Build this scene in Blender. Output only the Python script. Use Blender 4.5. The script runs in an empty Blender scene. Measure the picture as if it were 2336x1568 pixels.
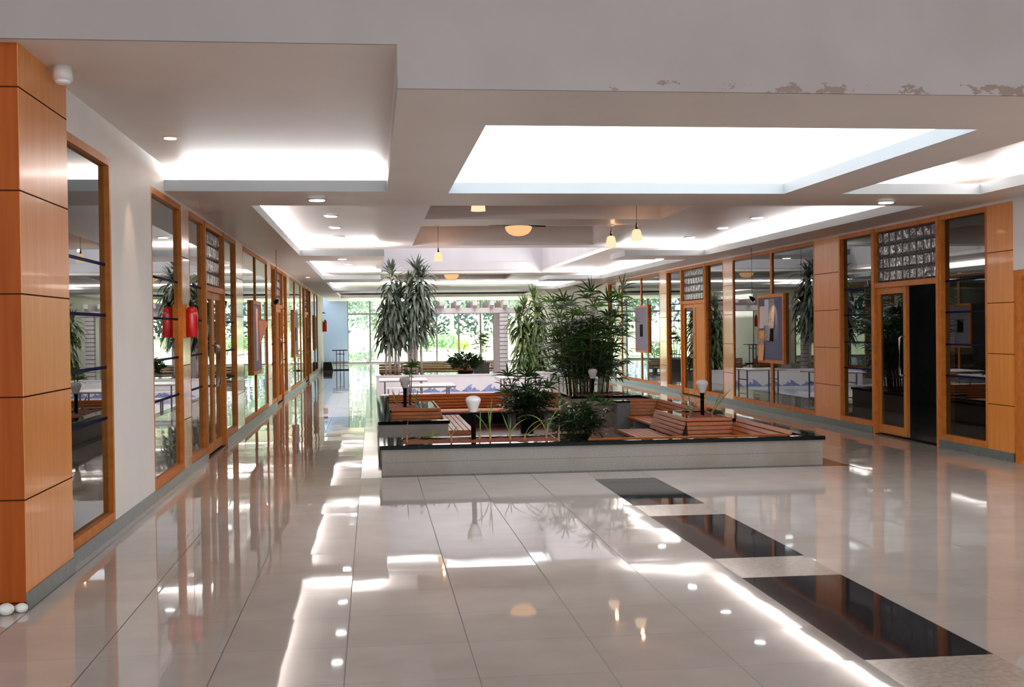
import bpy, math, random
from mathutils import Vector, Matrix, Quaternion
D = bpy.data
SC = bpy.context.scene
COL = SC.collection
PI = math.pi
rnd = random.Random(7)

# ------------------------------------------------------------------ camera
cd = D.cameras.new('camera'); cam = D.objects.new('camera', cd); COL.objects.link(cam)
cd.sensor_fit = 'HORIZONTAL'; cd.sensor_width = 36.0; cd.lens = 36.0 * 2700.0 / 2336.0
cd.clip_start = 0.05; cd.clip_end = 400
RX = Vector((0.9930, -0.0130, 0.1170)); RY = Vector((-0.1170, -0.0110, 0.9930)); RZ = Vector((-0.0120, -1.0, -0.0130))
# rows: world axes seen from the camera (x right, y down, z forward)
def cam_matrix():
    vy = Vector(((850 - 1168) / 2700, (754 - 784) / 2700, 1)).normalized()
    p = Vector(((1850 - 1168) / 2700, (754 - 11.9 - 784) / 2700, 1))
    dn = vy.cross(p).normalized()
    if dn.y < 0: dn = -dn
    vx = dn.cross(vy).normalized()
    if vx.x < 0: vx = -vx
    up = -dn
    R = Matrix((vx, vy, up))                       # image-camera -> world
    right = R @ Vector((1, 0, 0)); upv = R @ Vector((0, -1, 0)); back = R @ Vector((0, 0, -1))
    m = Matrix((right, upv, back)).transposed().to_4x4()
    m.translation = Vector((0, 0, 1.55)); return m
cam.matrix_world = cam_matrix()
SC.camera = cam

# ------------------------------------------------------------------ light and view
SC.view_settings.view_transform = 'Standard'; SC.view_settings.look = 'None'
SC.view_settings.gamma = 1.0; SC.view_settings.use_curve_mapping = False
SC.view_settings.exposure = 0.22
SC.cycles.max_bounces = 10; SC.cycles.diffuse_bounces = 5; SC.cycles.glossy_bounces = 5
SC.cycles.transparent_max_bounces = 16; SC.cycles.transmission_bounces = 4
SC.cycles.sample_clamp_indirect = 6.0
SC.cycles.caustics_reflective = False; SC.cycles.caustics_refractive = False
SC.cycles.use_denoising = True
W = D.worlds.new('sky'); SC.world = W; W.use_nodes = True
bg = W.node_tree.nodes['Background']; bg.inputs[0].default_value = (0.84, 0.92, 1.0, 1); bg.inputs[1].default_value = 3.0

def sun(name, rot, e, ang=2.0, col=(1, .96, .88)):
    l = D.lights.new(name, 'SUN'); l.energy = e; l.angle = math.radians(ang); l.color = col
    o = D.objects.new(name, l); COL.objects.link(o); o.rotation_euler = rot; return o
sun('sun', (math.radians(38), 0, math.radians(150)), 20.0)
def area(name, loc, sx, sy, power, rot=(0, 0, 0), col=(1, 1, 1)):
    l = D.lights.new(name, 'AREA'); l.shape = 'RECTANGLE'; l.size = sx; l.size_y = sy; l.energy = power; l.color = col
    o = D.objects.new(name, l); COL.objects.link(o); o.location = loc; o.rotation_euler = rot; return o
COOL = (0.93, 0.97, 1.0)
def cove(x0, x1, y0, y1, z, p): return area('cove_tube_light', ((x0 + x1) / 2, (y0 + y1) / 2, z), abs(x1 - x0), abs(y1 - y0), p, (PI, 0, 0), COOL)
CP = 30.0      # watts per metre of cove
# entrance hall behind the camera: two unseen area lamps added as front fill
area('entrance_fill', (2.5, -7.6, 2.4), 14, 4.4, 105, (PI / 2, 0, 0), (1.0, .97, .94))
area('hall_fill', (2.5, 0.5, 4.9), 8, 8, 28, (0, 0, 0), (1.0, .97, .95))
# daylight through the glazed roof of the court
area('roof_daylight', (2.5, 28.7, 4.95), 4.5, 10.2, 300, (0, 0, 0), (1.0, .97, .98))
p_ = area('garden_daylight', (3, 55.9, 1.6), 8.2, 3.0, 1, (-PI / 2, 0, 0)); p_.data.cycles.is_portal = True

# ------------------------------------------------------------------ materials
def N(t, typ, **kw):
    n = t.nodes.new(typ)
    for k, v in kw.items(): setattr(n, k, v)
    return n
def base_mat(name, col=(.5, .5, .5), rough=.5, metal=0.0, spec=.5, coat=0.0, emit=None, es=0.0):
    m = D.materials.new(name); m.use_nodes = True
    b = m.node_tree.nodes['Principled BSDF']
    b.inputs['Base Color'].default_value = (*col, 1); b.inputs['Roughness'].default_value = rough
    b.inputs['Metallic'].default_value = metal; b.inputs['Specular IOR Level'].default_value = spec
    b.inputs['Coat Weight'].default_value = coat; b.inputs['Coat Roughness'].default_value = .05
    if emit: b.inputs['Emission Color'].default_value = (*emit, 1); b.inputs['Emission Strength'].default_value = es
    return m
def ramp(t, a, b, ca, cb, extra=()):
    r = N(t, 'ShaderNodeValToRGB'); e = r.color_ramp.elements
    e[0].position = a; e[0].color = (*ca, 1); e[1].position = b; e[1].color = (*cb, 1)
    for p, c in extra:
        x = e.new(p); x.color = (*c, 1)
    return r
def coords(t, scale=(1, 1, 1)):
    g = N(t, 'ShaderNodeNewGeometry'); mp = N(t, 'ShaderNodeMapping'); mp.inputs['Scale'].default_value = scale
    t.links.new(g.outputs['Position'], mp.inputs['Vector']); return mp.outputs['Vector']
def noise_mat(name, ca, cb, scale=(1, 1, 1), ns=5.0, detail=4.0, rough=.5, lo=.35, hi=.65, bump=0.0, spec=.5, coat=0.0, extra=()):
    m = base_mat(name, ca, rough, spec=spec, coat=coat); t = m.node_tree; b = t.nodes['Principled BSDF']
    n = N(t, 'ShaderNodeTexNoise'); n.inputs['Scale'].default_value = ns; n.inputs['Detail'].default_value = detail
    t.links.new(coords(t, scale), n.inputs['Vector'])
    r = ramp(t, lo, hi, ca, cb, extra); t.links.new(n.outputs['Fac'], r.inputs[0]); t.links.new(r.outputs[0], b.inputs['Base Color'])
    if bump:
        bp = N(t, 'ShaderNodeBump'); bp.inputs['Strength'].default_value = bump; bp.inputs['Distance'].default_value = .01
        t.links.new(n.outputs['Fac'], bp.inputs['Height']); t.links.new(bp.outputs[0], b.inputs['Normal'])
    return m
def M_(t, op, a, b=None, c=None):
    n = N(t, 'ShaderNodeMath', operation=op)
    for i, v in enumerate((a, b, c)):
        if v is None: continue
        if isinstance(v, (int, float)): n.inputs[i].default_value = v
        else: t.links.new(v, n.inputs[i])
    return n.outputs[0]
def mixcol(t, fac, a, b):
    n = N(t, 'ShaderNodeMix', data_type='RGBA')
    for s, v in ((n.inputs[0], fac), (n.inputs[6], a), (n.inputs[7], b)):
        if isinstance(v, tuple): s.default_value = (*v, 1) if len(v) == 3 else v
        elif isinstance(v, (int, float)): s.default_value = v
        else: t.links.new(v, s)
    return n.outputs[2]

def tile_mat(name, ca, cb, line, rough=.03, ns=3.0, spec=.6, tilt=.005, ox=-.145, px=.596, oy=5.22, py=.612):
    m = base_mat(name, ca, rough, spec=spec); t = m.node_tree; b = t.nodes['Principled BSDF']
    g = N(t, 'ShaderNodeNewGeometry'); s = N(t, 'ShaderNodeSeparateXYZ'); t.links.new(g.outputs['Position'], s.inputs[0])
    u = M_(t, 'DIVIDE', M_(t, 'SUBTRACT', s.outputs[0], ox), px); v = M_(t, 'DIVIDE', M_(t, 'SUBTRACT', s.outputs[1], oy), py)
    fu, fv = M_(t, 'FLOOR', u), M_(t, 'FLOOR', v)
    du = M_(t, 'MULTIPLY', M_(t, 'PINGPONG', u, .5), px); dv = M_(t, 'MULTIPLY', M_(t, 'PINGPONG', v, .5), py)
    lu = M_(t, 'LESS_THAN', du, .003); lv = M_(t, 'MULTIPLY', M_(t, 'LESS_THAN', dv, .0018), .35)
    ln = M_(t, 'MAXIMUM', lu, lv)
    n = N(t, 'ShaderNodeTexNoise'); n.inputs['Scale'].default_value = ns; n.inputs['Detail'].default_value = 5
    t.links.new(g.outputs['Position'], n.inputs['Vector'])
    r = ramp(t, .3, .7, ca, cb); t.links.new(n.outputs['Fac'], r.inputs[0])
    c = N(t, 'ShaderNodeCombineXYZ'); t.links.new(fu, c.inputs[0]); t.links.new(fv, c.inputs[1])
    wn = N(t, 'ShaderNodeTexWhiteNoise', noise_dimensions='2D'); t.links.new(c.outputs[0], wn.inputs['Vector'])
    shade = M_(t, 'ADD', M_(t, 'MULTIPLY', wn.outputs['Value'], .06), .97)
    hs = N(t, 'ShaderNodeHueSaturation'); t.links.new(shade, hs.inputs['Value']); t.links.new(r.outputs[0], hs.inputs['Color'])
    t.links.new(mixcol(t, ln, hs.outputs[0], line), b.inputs['Base Color'])
    t.links.new(M_(t, 'ADD', M_(t, 'MULTIPLY', lu, .4), rough), b.inputs['Roughness'])
    vm = N(t, 'ShaderNodeVectorMath', operation='SUBTRACT'); t.links.new(wn.outputs['Color'], vm.inputs[0]); vm.inputs[1].default_value = (.5, .5, .5)
    vs = N(t, 'ShaderNodeVectorMath', operation='SCALE'); t.links.new(vm.outputs[0], vs.inputs[0]); vs.inputs[3].default_value = tilt
    n2 = N(t, 'ShaderNodeTexNoise'); n2.inputs['Scale'].default_value = 2.2; n2.inputs['Detail'].default_value = 1
    t.links.new(g.outputs['Position'], n2.inputs['Vector'])
    v2 = N(t, 'ShaderNodeVectorMath', operation='SUBTRACT'); t.links.new(n2.outputs['Color'], v2.inputs[0]); v2.inputs[1].default_value = (.5, .5, .5)
    v3 = N(t, 'ShaderNodeVectorMath', operation='SCALE'); t.links.new(v2.outputs[0], v3.inputs[0]); v3.inputs[3].default_value = tilt * 1.6
    va = N(t, 'ShaderNodeVectorMath', operation='ADD'); t.links.new(g.outputs['Normal'], va.inputs[0]); t.links.new(vs.outputs[0], va.inputs[1])
    vb = N(t, 'ShaderNodeVectorMath', operation='ADD'); t.links.new(va.outputs[0], vb.inputs[0]); t.links.new(v3.outputs[0], vb.inputs[1])
    vn = N(t, 'ShaderNodeVectorMath', operation='NORMALIZE'); t.links.new(vb.outputs[0], vn.inputs[0])
    t.links.new(vn.outputs[0], b.inputs['Normal'])
    return m

def clad_mat(name, ca, cb, rough=.3, coat=.08, spec=.5):
    """veneer with vertical grain and a thin dark joint every 0.58 m"""
    m = noise_mat(name, ca, cb, (9, 9, .5), 3.0, 6.0, rough, .3, .72, spec=.5, coat=coat); t = m.node_tree; b = t.nodes['Principled BSDF']
    g = N(t, 'ShaderNodeNewGeometry'); s = N(t, 'ShaderNodeSeparateXYZ'); t.links.new(g.outputs['Position'], s.inputs[0])
    v = M_(t, 'DIVIDE', M_(t, 'SUBTRACT', s.outputs[2], .042), .5785)
    d = M_(t, 'MULTIPLY', M_(t, 'PINGPONG', v, .5), .5785); ln = M_(t, 'LESS_THAN', d, .0045)
    src = b.inputs['Base Color'].links[0].from_socket
    t.links.new(mixcol(t, ln, src, (.06, .018, .006)), b.inputs['Base Color'])
    t.links.new(M_(t, 'MULTIPLY', M_(t, 'SUBTRACT', 1.0, ln), spec), b.inputs['Specular IOR Level']); t.links.new(M_(t, 'MULTIPLY', M_(t, 'SUBTRACT', 1.0, ln), coat), b.inputs['Coat Weight'])
    return m

def wood(name, ca, cb, sc, rough=.32, coat=.1, spec=.5): return noise_mat(name, ca, cb, sc, 3.0, 6.0, rough, .3, .72, coat=coat, spec=spec)

def glass_mat(name, tint, gain=1.5, add=.02):
    m = D.materials.new(name); m.use_nodes = True; t = m.node_tree; t.nodes.clear()
    out = N(t, 'ShaderNodeOutputMaterial'); mx = N(t, 'ShaderNodeMixShader'); tr = N(t, 'ShaderNodeBsdfTransparent'); gl = N(t, 'ShaderNodeBsdfGlossy')
    tr.inputs[0].default_value = (*tint, 1); gl.inputs['Roughness'].default_value = .0; gl.inputs[0].default_value = (.93, .97, .96, 1)
    fr = N(t, 'ShaderNodeFresnel'); fr.inputs[0].default_value = 1.5
    g = N(t, 'ShaderNodeNewGeometry')
    f = M_(t, 'MINIMUM', M_(t, 'ADD', M_(t, 'MULTIPLY', fr.outputs[0], gain), add), .93)
    f = M_(t, 'MULTIPLY', f, M_(t, 'SUBTRACT', 1.0, g.outputs['Backfacing']))
    t.links.new(f, mx.inputs[0]); t.links.new(tr.outputs[0], mx.inputs[1]); t.links.new(gl.outputs[0], mx.inputs[2]); t.links.new(mx.outputs[0], out.inputs[0])
    return m
def emit_mat(name, col, s):
    m = D.materials.new(name); m.use_nodes = True; t = m.node_tree; t.nodes.clear()
    out = N(t, 'ShaderNodeOutputMaterial'); e = N(t, 'ShaderNodeEmission'); e.inputs[0].default_value = (*col, 1); e.inputs[1].default_value = s
    t.links.new(e.outputs[0], out.inputs[0]); return m
def leaf_mat(name, ca, cb, rough=.33, trans=.12):
    m = noise_mat(name, ca, cb, (1, 1, 1), 7.0, 3.0, rough, .35, .65, spec=.5); t = m.node_tree; b = t.nodes['Principled BSDF']
    out = [n for n in t.nodes if n.type == 'OUTPUT_MATERIAL'][0]
    tl = N(t, 'ShaderNodeBsdfTranslucent'); src = b.inputs['Base Color'].links[0].from_socket; t.links.new(src, tl.inputs[0])
    mx = N(t, 'ShaderNodeMixShader'); mx.inputs[0].default_value = trans
    t.links.new(b.outputs[0], mx.inputs[1]); t.links.new(tl.outputs[0], mx.inputs[2]); t.links.new(mx.outputs[0], out.inputs[0]); return m

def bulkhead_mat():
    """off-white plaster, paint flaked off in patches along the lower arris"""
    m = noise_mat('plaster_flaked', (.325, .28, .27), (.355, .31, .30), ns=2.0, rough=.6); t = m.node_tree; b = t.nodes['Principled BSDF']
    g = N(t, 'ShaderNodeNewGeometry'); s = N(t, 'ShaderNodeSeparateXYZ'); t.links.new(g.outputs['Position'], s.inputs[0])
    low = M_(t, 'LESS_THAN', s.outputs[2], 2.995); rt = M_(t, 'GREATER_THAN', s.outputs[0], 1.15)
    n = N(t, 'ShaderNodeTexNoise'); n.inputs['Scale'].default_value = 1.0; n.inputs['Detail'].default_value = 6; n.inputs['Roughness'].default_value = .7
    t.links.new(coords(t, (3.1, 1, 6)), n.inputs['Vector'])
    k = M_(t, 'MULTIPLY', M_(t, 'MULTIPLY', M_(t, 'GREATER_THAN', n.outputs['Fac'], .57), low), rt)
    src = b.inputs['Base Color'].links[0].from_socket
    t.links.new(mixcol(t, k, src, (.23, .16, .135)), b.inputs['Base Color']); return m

MT = {}
MT['floor'] = tile_mat('polished_cream_tile', (.49, .435, .40), (.55, .495, .455), (.12, .10, .09))
MT['black_tile'] = tile_mat('black_granite_tile', (.012, .012, .016), (.028, .028, .034), (.02, .02, .02), rough=.04, ns=40, ox=2.232, px=.636, oy=-60, py=300)
MT['tan_tile'] = tile_mat('beige_granite_tile', (.36, .30, .26), (.50, .44, .39), (.2, .17, .15), rough=.12, ns=30, ox=2.232, px=.636, oy=-60, py=300)
MT['border'] = tile_mat('dark_border_granite', (.030, .020, .016), (.05, .034, .026), (.01, .01, .01), rough=.08, ns=30, spec=.25)
MT['court'] = noise_mat('red_court_tile', (.30, .15, .14), (.40, .22, .20), ns=9, rough=.3)
MT['pool_floor'] = noise_mat('pale_court_floor', (.62, .60, .60), (.70, .68, .68), ns=4, rough=.12)
MT['plaster'] = noise_mat('white_plaster', (.84, .82, .79), (.88, .86, .83), ns=1.5, rough=.55)
MT['ceil'] = noise_mat('ceiling_paint', (.73, .665, .63), (.77, .705, .67), ns=1.2, rough=.42)
MT['skylit_edge'] = noise_mat('skylit_soffit_edge', (.47, .52, .55), (.51, .56, .59), ns=1.2, rough=.45)  # bluish skylight on the lip faces, put into their colour
MT['atrium'] = noise_mat('white_court_wall', (.48, .45, .46), (.52, .49, .50), ns=1.2, rough=.6)
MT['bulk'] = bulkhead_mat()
MT['bluewall'] = noise_mat('pale_blue_paint', (.30, .43, .62), (.34, .47, .66), ns=1.2, rough=.5)
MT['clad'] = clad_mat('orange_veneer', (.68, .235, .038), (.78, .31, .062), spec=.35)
MT['clad_shade'] = clad_mat('shaded_veneer', (.29, .055, .005), (.37, .082, .009), .45, 0.0, .12)  # darker copy of the veneer, with the shade of the column front in it
MT['clad_pale'] = clad_mat('pale_veneer', (.68, .36, .15), (.76, .43, .20), rough=.16, coat=.6)
MT['frame'] = wood('orange_frame_wood', (.46, .135, .016), (.60, .20, .030), (4, 4, 4), rough=.5, coat=0, spec=.25)
MT['door_wood'] = wood('door_wood', (.46, .16, .022), (.56, .21, .035), (9, 9, .6), rough=.5, coat=0, spec=.25)
MT['yellow_door'] = wood('yellow_door_veneer', (.62, .33, .06), (.68, .38, .08), (9, 9, .5))
MT['slat'] = wood('bench_slat_wood', (.38, .10, .018), (.50, .155, .032), (3, 3, 14), rough=.36, coat=.05)
MT['slat_far'] = wood('far_bench_slat_wood', (.42, .17, .05), (.5, .22, .07), (3, 3, 14))
MT['granite'] = noise_mat('grey_granite', (.15, .132, .115), (.38, .34, .295), ns=120, detail=6, rough=.4, lo=.3, hi=.7)
def stain(m):
    t = m.node_tree; b = t.nodes['Principled BSDF']; n = N(t, 'ShaderNodeTexNoise'); n.inputs['Scale'].default_value = 1.7; n.inputs['Detail'].default_value = 5
    t.links.new(coords(t, (1, 1, .7)), n.inputs['Vector']); q = ramp(t, .5, .72, (0, 0, 0), (.6, .6, .6)); t.links.new(n.outputs['Fac'], q.inputs[0])
    src = b.inputs['Base Color'].links[0].from_socket; t.links.new(mixcol(t, q.outputs[0], src, (.20, .14, .09)), b.inputs['Base Color'])
stain(MT['granite'])
MT['stone'] = noise_mat('slate_stone', (.13, .15, .16), (.18, .20, .21), ns=12, rough=.4)
MT['cap'] = noise_mat('black_granite_cap', (.002, .0025, .0025), (.007, .009, .0085), ns=60, rough=.05, spec=.06)
MT['skirt'] = noise_mat('green_grey_skirting', (.10, .13, .125), (.14, .17, .165), ns=20, rough=.3)
MT['soil'] = noise_mat('red_soil', (.18, .045, .02), (.30, .085, .045), ns=40, rough=.95, bump=.8)
MT['glass'] = glass_mat('partition_glass', (.46, .50, .49))
MT['glass_clear'] = glass_mat('garden_glass', (.94, .97, .96), .8, 0)
MT['glass_roof'] = glass_mat('tinted_roof_glass', (.52, .51, .52), .8, 0)
MT['film'] = base_mat('blue_film', (.003, .004, .03), .7, spec=.05)
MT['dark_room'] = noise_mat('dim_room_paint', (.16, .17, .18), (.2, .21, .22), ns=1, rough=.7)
MT['room_panel'] = noise_mat('dim_room_cabinet', (.25, .14, .06), (.3, .17, .08), ns=2, rough=.5)
MT['metal'] = base_mat('brushed_steel', (.62, .62, .62), .25, 1.0)
MT['alu'] = base_mat('grey_window_metal', (.22, .25, .26), .4, .3)
MT['black'] = base_mat('black_paint', (.006, .006, .007), .4, spec=.2)
MT['white_trim'] = base_mat('white_trim', (.75, .74, .72), .4)
MT['opal'] = base_mat('opal_glass', (.90, .90, .90), .18, spec=.5, coat=.5)
MT['lamp_white'] = emit_mat('downlight_diffuser', (.95, .98, 1.0), 9.0)
MT['lamp_warm'] = emit_mat('warm_lamp', (1.0, .50, .22), 4.5)
def sky_mat():
    m = emit_mat('daylit_skylight', (.93, .97, 1.0), 2.3); t = m.node_tree; e = [n for n in t.nodes if n.type == 'EMISSION'][0]
    n = N(t, 'ShaderNodeTexNoise'); n.inputs['Scale'].default_value = .7; n.inputs['Detail'].default_value = 1
    t.links.new(coords(t), n.inputs['Vector']); q = ramp(t, .42, .6, (.90, .95, 1.0), (1.0, 1.0, 1.0)); t.links.new(n.outputs['Fac'], q.inputs[0]); t.links.new(q.outputs[0], e.inputs[0]); return m
MT['skylight'] = sky_mat()
MT['shade'] = emit_mat('glowing_pendant_glass', (1.0, .66, .40), 1.12)
MT['bowl'] = emit_mat('glowing_bowl_glass', (1.0, .52, .23), .95)
MT['red'] = base_mat('extinguisher_red', (.55, .008, .010), .22, coat=.4)
MT['brick'] = noise_mat('white_brick_block', (.80, .74, .73), (.86, .80, .79), ns=14, rough=.7)
MT['mortar'] = base_mat('dark_joint', (.16, .13, .13), .9)  # dark joint colour between brick courses and glass blocks
MT['wave'] = noise_mat('blue_mosaic', (.12, .18, .46), (.42, .48, .72), ns=45, detail=2, rough=.25, lo=.4, hi=.6)
MT['mural'] = noise_mat('white_pool_wall', (.86, .81, .82), (.90, .85, .86), ns=3, rough=.4)
MT['table_top'] = base_mat('white_table_top', (.82, .78, .79), .16)
MT['table_leg'] = base_mat('grey_table_frame', (.20, .16, .17), .4, .3)
MT['board_blue'] = noise_mat('blue_felt', (.105, .115, .20), (.125, .135, .23), ns=60, rough=.9)
MT['board_grey'] = noise_mat('grey_felt', (.20, .19, .24), (.24, .225, .28), ns=60, rough=.9)
MT['dark_card'] = base_mat('dark_card', (.008, .008, .011), .95, spec=.05)
MT['paper'] = base_mat('white_paper', (.72, .68, .70), .6)
MT['paper_orange'] = base_mat('orange_paper', (.80, .36, .08), .55)
MT['paper_pink'] = base_mat('pink_paper', (.88, .42, .30), .5)
def news_mat():
    m = base_mat('newsprint', (.55, .52, .5), .7); t = m.node_tree; b = t.nodes['Principled BSDF']
    n = N(t, 'ShaderNodeTexNoise'); n.inputs['Scale'].default_value = 40; n.inputs['Detail'].default_value = 4
    t.links.new(coords(t, (1, 1, 3.5)), n.inputs['Vector'])
    r = ramp(t, .45, .56, (.06, .055, .06), (.58, .55, .53)); t.links.new(n.outputs['Fac'], r.inputs[0]); t.links.new(r.outputs[0], b.inputs['Base Color']); return m
MT['news'] = news_mat()
MT['leaf_dark'] = leaf_mat('rhapis_leaf', (.014, .046, .010), (.055, .125, .028), rough=.28)
MT['leaf_light'] = leaf_mat('young_rhapis_leaf', (.05, .16, .02), (.12, .26, .04), trans=.25)
MT['leaf_drac'] = leaf_mat('dracaena_leaf', (.045, .066, .04), (.135, .16, .115), rough=.25)
MT['leaf_drac_y'] = leaf_mat('striped_dracaena_leaf', (.045, .10, .03), (.20, .27, .09), rough=.25)
MT['leaf_grass'] = leaf_mat('lily_leaf', (.13, .22, .03), (.26, .36, .07), trans=.2)
MT['leaf_dry'] = leaf_mat('dry_shoot', (.20, .11, .03), (.30, .18, .05))
MT['bulb'] = noise_mat('shoot_bulb', (.32, .16, .06), (.45, .25, .10), ns=30, rough=.6)
MT['cane'] = noise_mat('cane', (.05, .05, .02), (.13, .12, .05), ns=20, rough=.6)
MT['bark'] = noise_mat('pale_bark', (.45, .40, .36), (.62, .57, .53), (1, 1, 5), ns=6, rough=.8)
MT['bark_brown'] = noise_mat('red_cane', (.35, .12, .05), (.5, .2, .1), ns=8, rough=.6)
MT['tree_leaf'] = leaf_mat('garden_tree_leaf', (.09, .15, .11), (.28, .37, .29), trans=.3)
MT['bush_leaf'] = leaf_mat('garden_bush_leaf', (.10, .28, .07), (.22, .45, .14), trans=.3)
MT['bush_yellow'] = leaf_mat('yellow_bush_leaf', (.40, .55, .06), (.6, .7, .12), trans=.3)
MT['hedge_leaf'] = leaf_mat('woodland_leaf', (.03, .07, .055), (.10, .17, .14), trans=.2)
MT['lawn'] = noise_mat('sunlit_lawn', (.55, .62, .34), (.68, .72, .48), ns=.6, rough=.9)
MT['pebble'] = noise_mat('white_pebble', (.66, .64, .60), (.78, .76, .72), ns=6, rough=.4)
def block_mat():
    m = base_mat('glass_block', (.12, .125, .13), .1, spec=.5); t = m.node_tree; b = t.nodes['Principled BSDF']
    n = N(t, 'ShaderNodeTexNoise'); n.inputs['Scale'].default_value = 14; n.inputs['Detail'].default_value = 1.5
    t.links.new(coords(t), n.inputs['Vector'])
    bp = N(t, 'ShaderNodeBump'); bp.inputs['Strength'].default_value = .55; bp.inputs['Distance'].default_value = .03
    t.links.new(n.outputs['Fac'], bp.inputs['Height']); t.links.new(bp.outputs[0], b.inputs['Normal']); b.inputs['Metallic'].default_value = .15; return m
MT['block'] = block_mat()

# ------------------------------------------------------------------ mesh helpers
class MB:
    def __init__(s): s.v = []; s.f = []; s.m = []; s.sm = []
    def add(s, verts, faces, mi=0, smooth=False):
        o = len(s.v); s.v += [tuple(p) for p in verts]
        for f in faces: s.f.append([i + o for i in f]); s.m.append(mi); s.sm.append(smooth)
        return s
    def box(s, x0, x1, y0, y1, z0, z1, mi=0):
        x0, x1 = min(x0, x1), max(x0, x1); y0, y1 = min(y0, y1), max(y0, y1)
        v = [(x, y, z) for z in (z0, z1) for y in (y0, y1) for x in (x0, x1)]
        return s.add(v, [(0, 2, 3, 1), (4, 5, 7, 6), (0, 1, 5, 4), (2, 6, 7, 3), (0, 4, 6, 2), (1, 3, 7, 5)], mi)
    def hexa(s, b, t, mi=0):
        """b, t: four bottom / four top corners, counter-clockwise from above"""
        return s.add(list(b) + list(t), [(3, 2, 1, 0), (4, 5, 6, 7), (0, 1, 5, 4), (1, 2, 6, 5), (2, 3, 7, 6), (3, 0, 4, 7)], mi)
    def prism(s, poly, axis, a, b, mi=0):
        """poly: 2D outline; extruded along axis from a to b"""
        def P(p, k):
            if axis == 'z': return (p[0], p[1], k)
            if axis == 'y': return (p[0], k, p[1])
            return (k, p[0], p[1])
        n = len(poly); v = [P(p, a) for p in poly] + [P(p, b) for p in poly]
        return s.add(v, [list(range(n)), list(range(2 * n - 1, n - 1, -1))] + [(i, i + n, (i + 1) % n + n, (i + 1) % n) for i in range(n)], mi)
    def tube(s, pts, r, seg=8, mi=0, smooth=True, cap=True):
        pts = [Vector(p) for p in pts]; rs = r if isinstance(r, (list, tuple)) else [r] * len(pts)
        rings = []; ref = None
        for i, p in enumerate(pts):
            d = (pts[min(i + 1, len(pts) - 1)] - pts[max(i - 1, 0)]).normalized()
            if ref is None: ref = Vector((0, 0, 1)) if abs(d.z) < .9 else Vector((1, 0, 0))
            a = d.cross(ref).normalized(); b = d.cross(a).normalized(); ref = a.cross(d) if False else ref
            rings.append([p + rs[i] * (math.cos(2 * PI * k / seg) * a + math.sin(2 * PI * k / seg) * b) for k in range(seg)])
        v = [q for rg in rings for q in rg]; f = []
        for i in range(len(pts) - 1):
            for k in range(seg):
                k2 = (k + 1) % seg; f.append((i * seg + k, i * seg + k2, (i + 1) * seg + k2, (i + 1) * seg + k))
        if cap: f.append(tuple(range(seg - 1, -1, -1))); f.append(tuple(range((len(pts) - 1) * seg, len(pts) * seg)))
        return s.add(v, f, mi, smooth)
    def lathe(s, prof, c=(0, 0, 0), seg=24, mi=0, smooth=True):
        """prof: (r, z) from bottom to top"""
        v = []; f = []; n = len(prof)
        for r, z in prof:
            for k in range(seg):
                a = 2 * PI * k / seg; v.append((c[0] + r * math.cos(a), c[1] + r * math.sin(a), c[2] + z))
        for i in range(n - 1):
            for k in range(seg):
                k2 = (k + 1) % seg; f.append((i * seg + k, i * seg + k2, (i + 1) * seg + k2, (i + 1) * seg + k))
        f.append(tuple(range(seg - 1, -1, -1))); f.append(tuple(range((n - 1) * seg, n * seg)))
        return s.add(v, f, mi, smooth)
    def blob(s, c, r, sx=1, sy=1, sz=1, seg=12, rings=8, wob=0.0, seed=0):
        rr = random.Random(seed); v = [(c[0], c[1], c[2] - r * sz)]; f = []
        for i in range(1, rings):
            th = PI * i / rings
            for k in range(seg):
                a = 2 * PI * k / seg; q = r * (1 + wob * (rr.random() - .5))
                v.append((c[0] + sx * q * math.sin(th) * math.cos(a), c[1] + sy * q * math.sin(th) * math.sin(a), c[2] - sz * q * math.cos(th)))
        v.append((c[0], c[1], c[2] + r * sz)); top = len(v) - 1
        for k in range(seg): f.append((0, 1 + (k + 1) % seg, 1 + k)); f.append((top, 1 + (rings - 2) * seg + k, 1 + (rings - 2) * seg + (k + 1) % seg))
        for i in range(rings - 2):
            for k in range(seg):
                k2 = (k + 1) % seg; f.append((1 + i * seg + k, 1 + i * seg + k2, 1 + (i + 1) * seg + k2, 1 + (i + 1) * seg + k))
        return s.add(v, f, 0, True)
    def strap(s, p, d, up, L, w, droop, seg=4, mi=0, fold=.0):
        """a leaf blade from p along d, bending down; pointed at its tip"""
        p = Vector(p); d = Vector(d).normalized(); side = d.cross(Vector(up)); side = side.normalized() if side.length > 1e-4 else Vector((1, 0, 0))
        v = []; f = []
        for i in range(seg + 1):
            t = i / seg; ww = w * (.55 + .9 * t) if t < .35 else w * max(.04, 1.02 - ((t - .35) / .65) ** 1.8)
            v += [p - side * ww / 2, p + side * ww / 2]
            if i < seg:
                p = p + d * (L / seg); d = (d + Vector((0, 0, -droop / seg))).normalized()
            if i: f.append((2 * i - 2, 2 * i - 1, 2 * i + 1, 2 * i))
        return s.add(v, f, mi, True)
    def build(s, name, mats, parent=None, origin=None):
        if not isinstance(mats, (list, tuple)): mats = [mats]
        if parent is not None: o0 = Vector(world_loc(parent))
        elif origin is not None: o0 = Vector(origin)
        else:
            xs, ys, zs = zip(*s.v); o0 = Vector(((min(xs) + max(xs)) / 2, (min(ys) + max(ys)) / 2, min(zs)))
        me = D.meshes.new(name); me.from_pydata([tuple(Vector(p) - o0) for p in s.v], [], s.f)
        for m in mats: me.materials.append(MT[m] if isinstance(m, str) else m)
        for i, p in enumerate(me.polygons): p.material_index = s.m[i]; p.use_smooth = s.sm[i]
        me.update(); o = D.objects.new(name, me); COL.objects.link(o)
        if parent is not None: o.parent = parent
        else: o.location = o0
        return o
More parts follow.
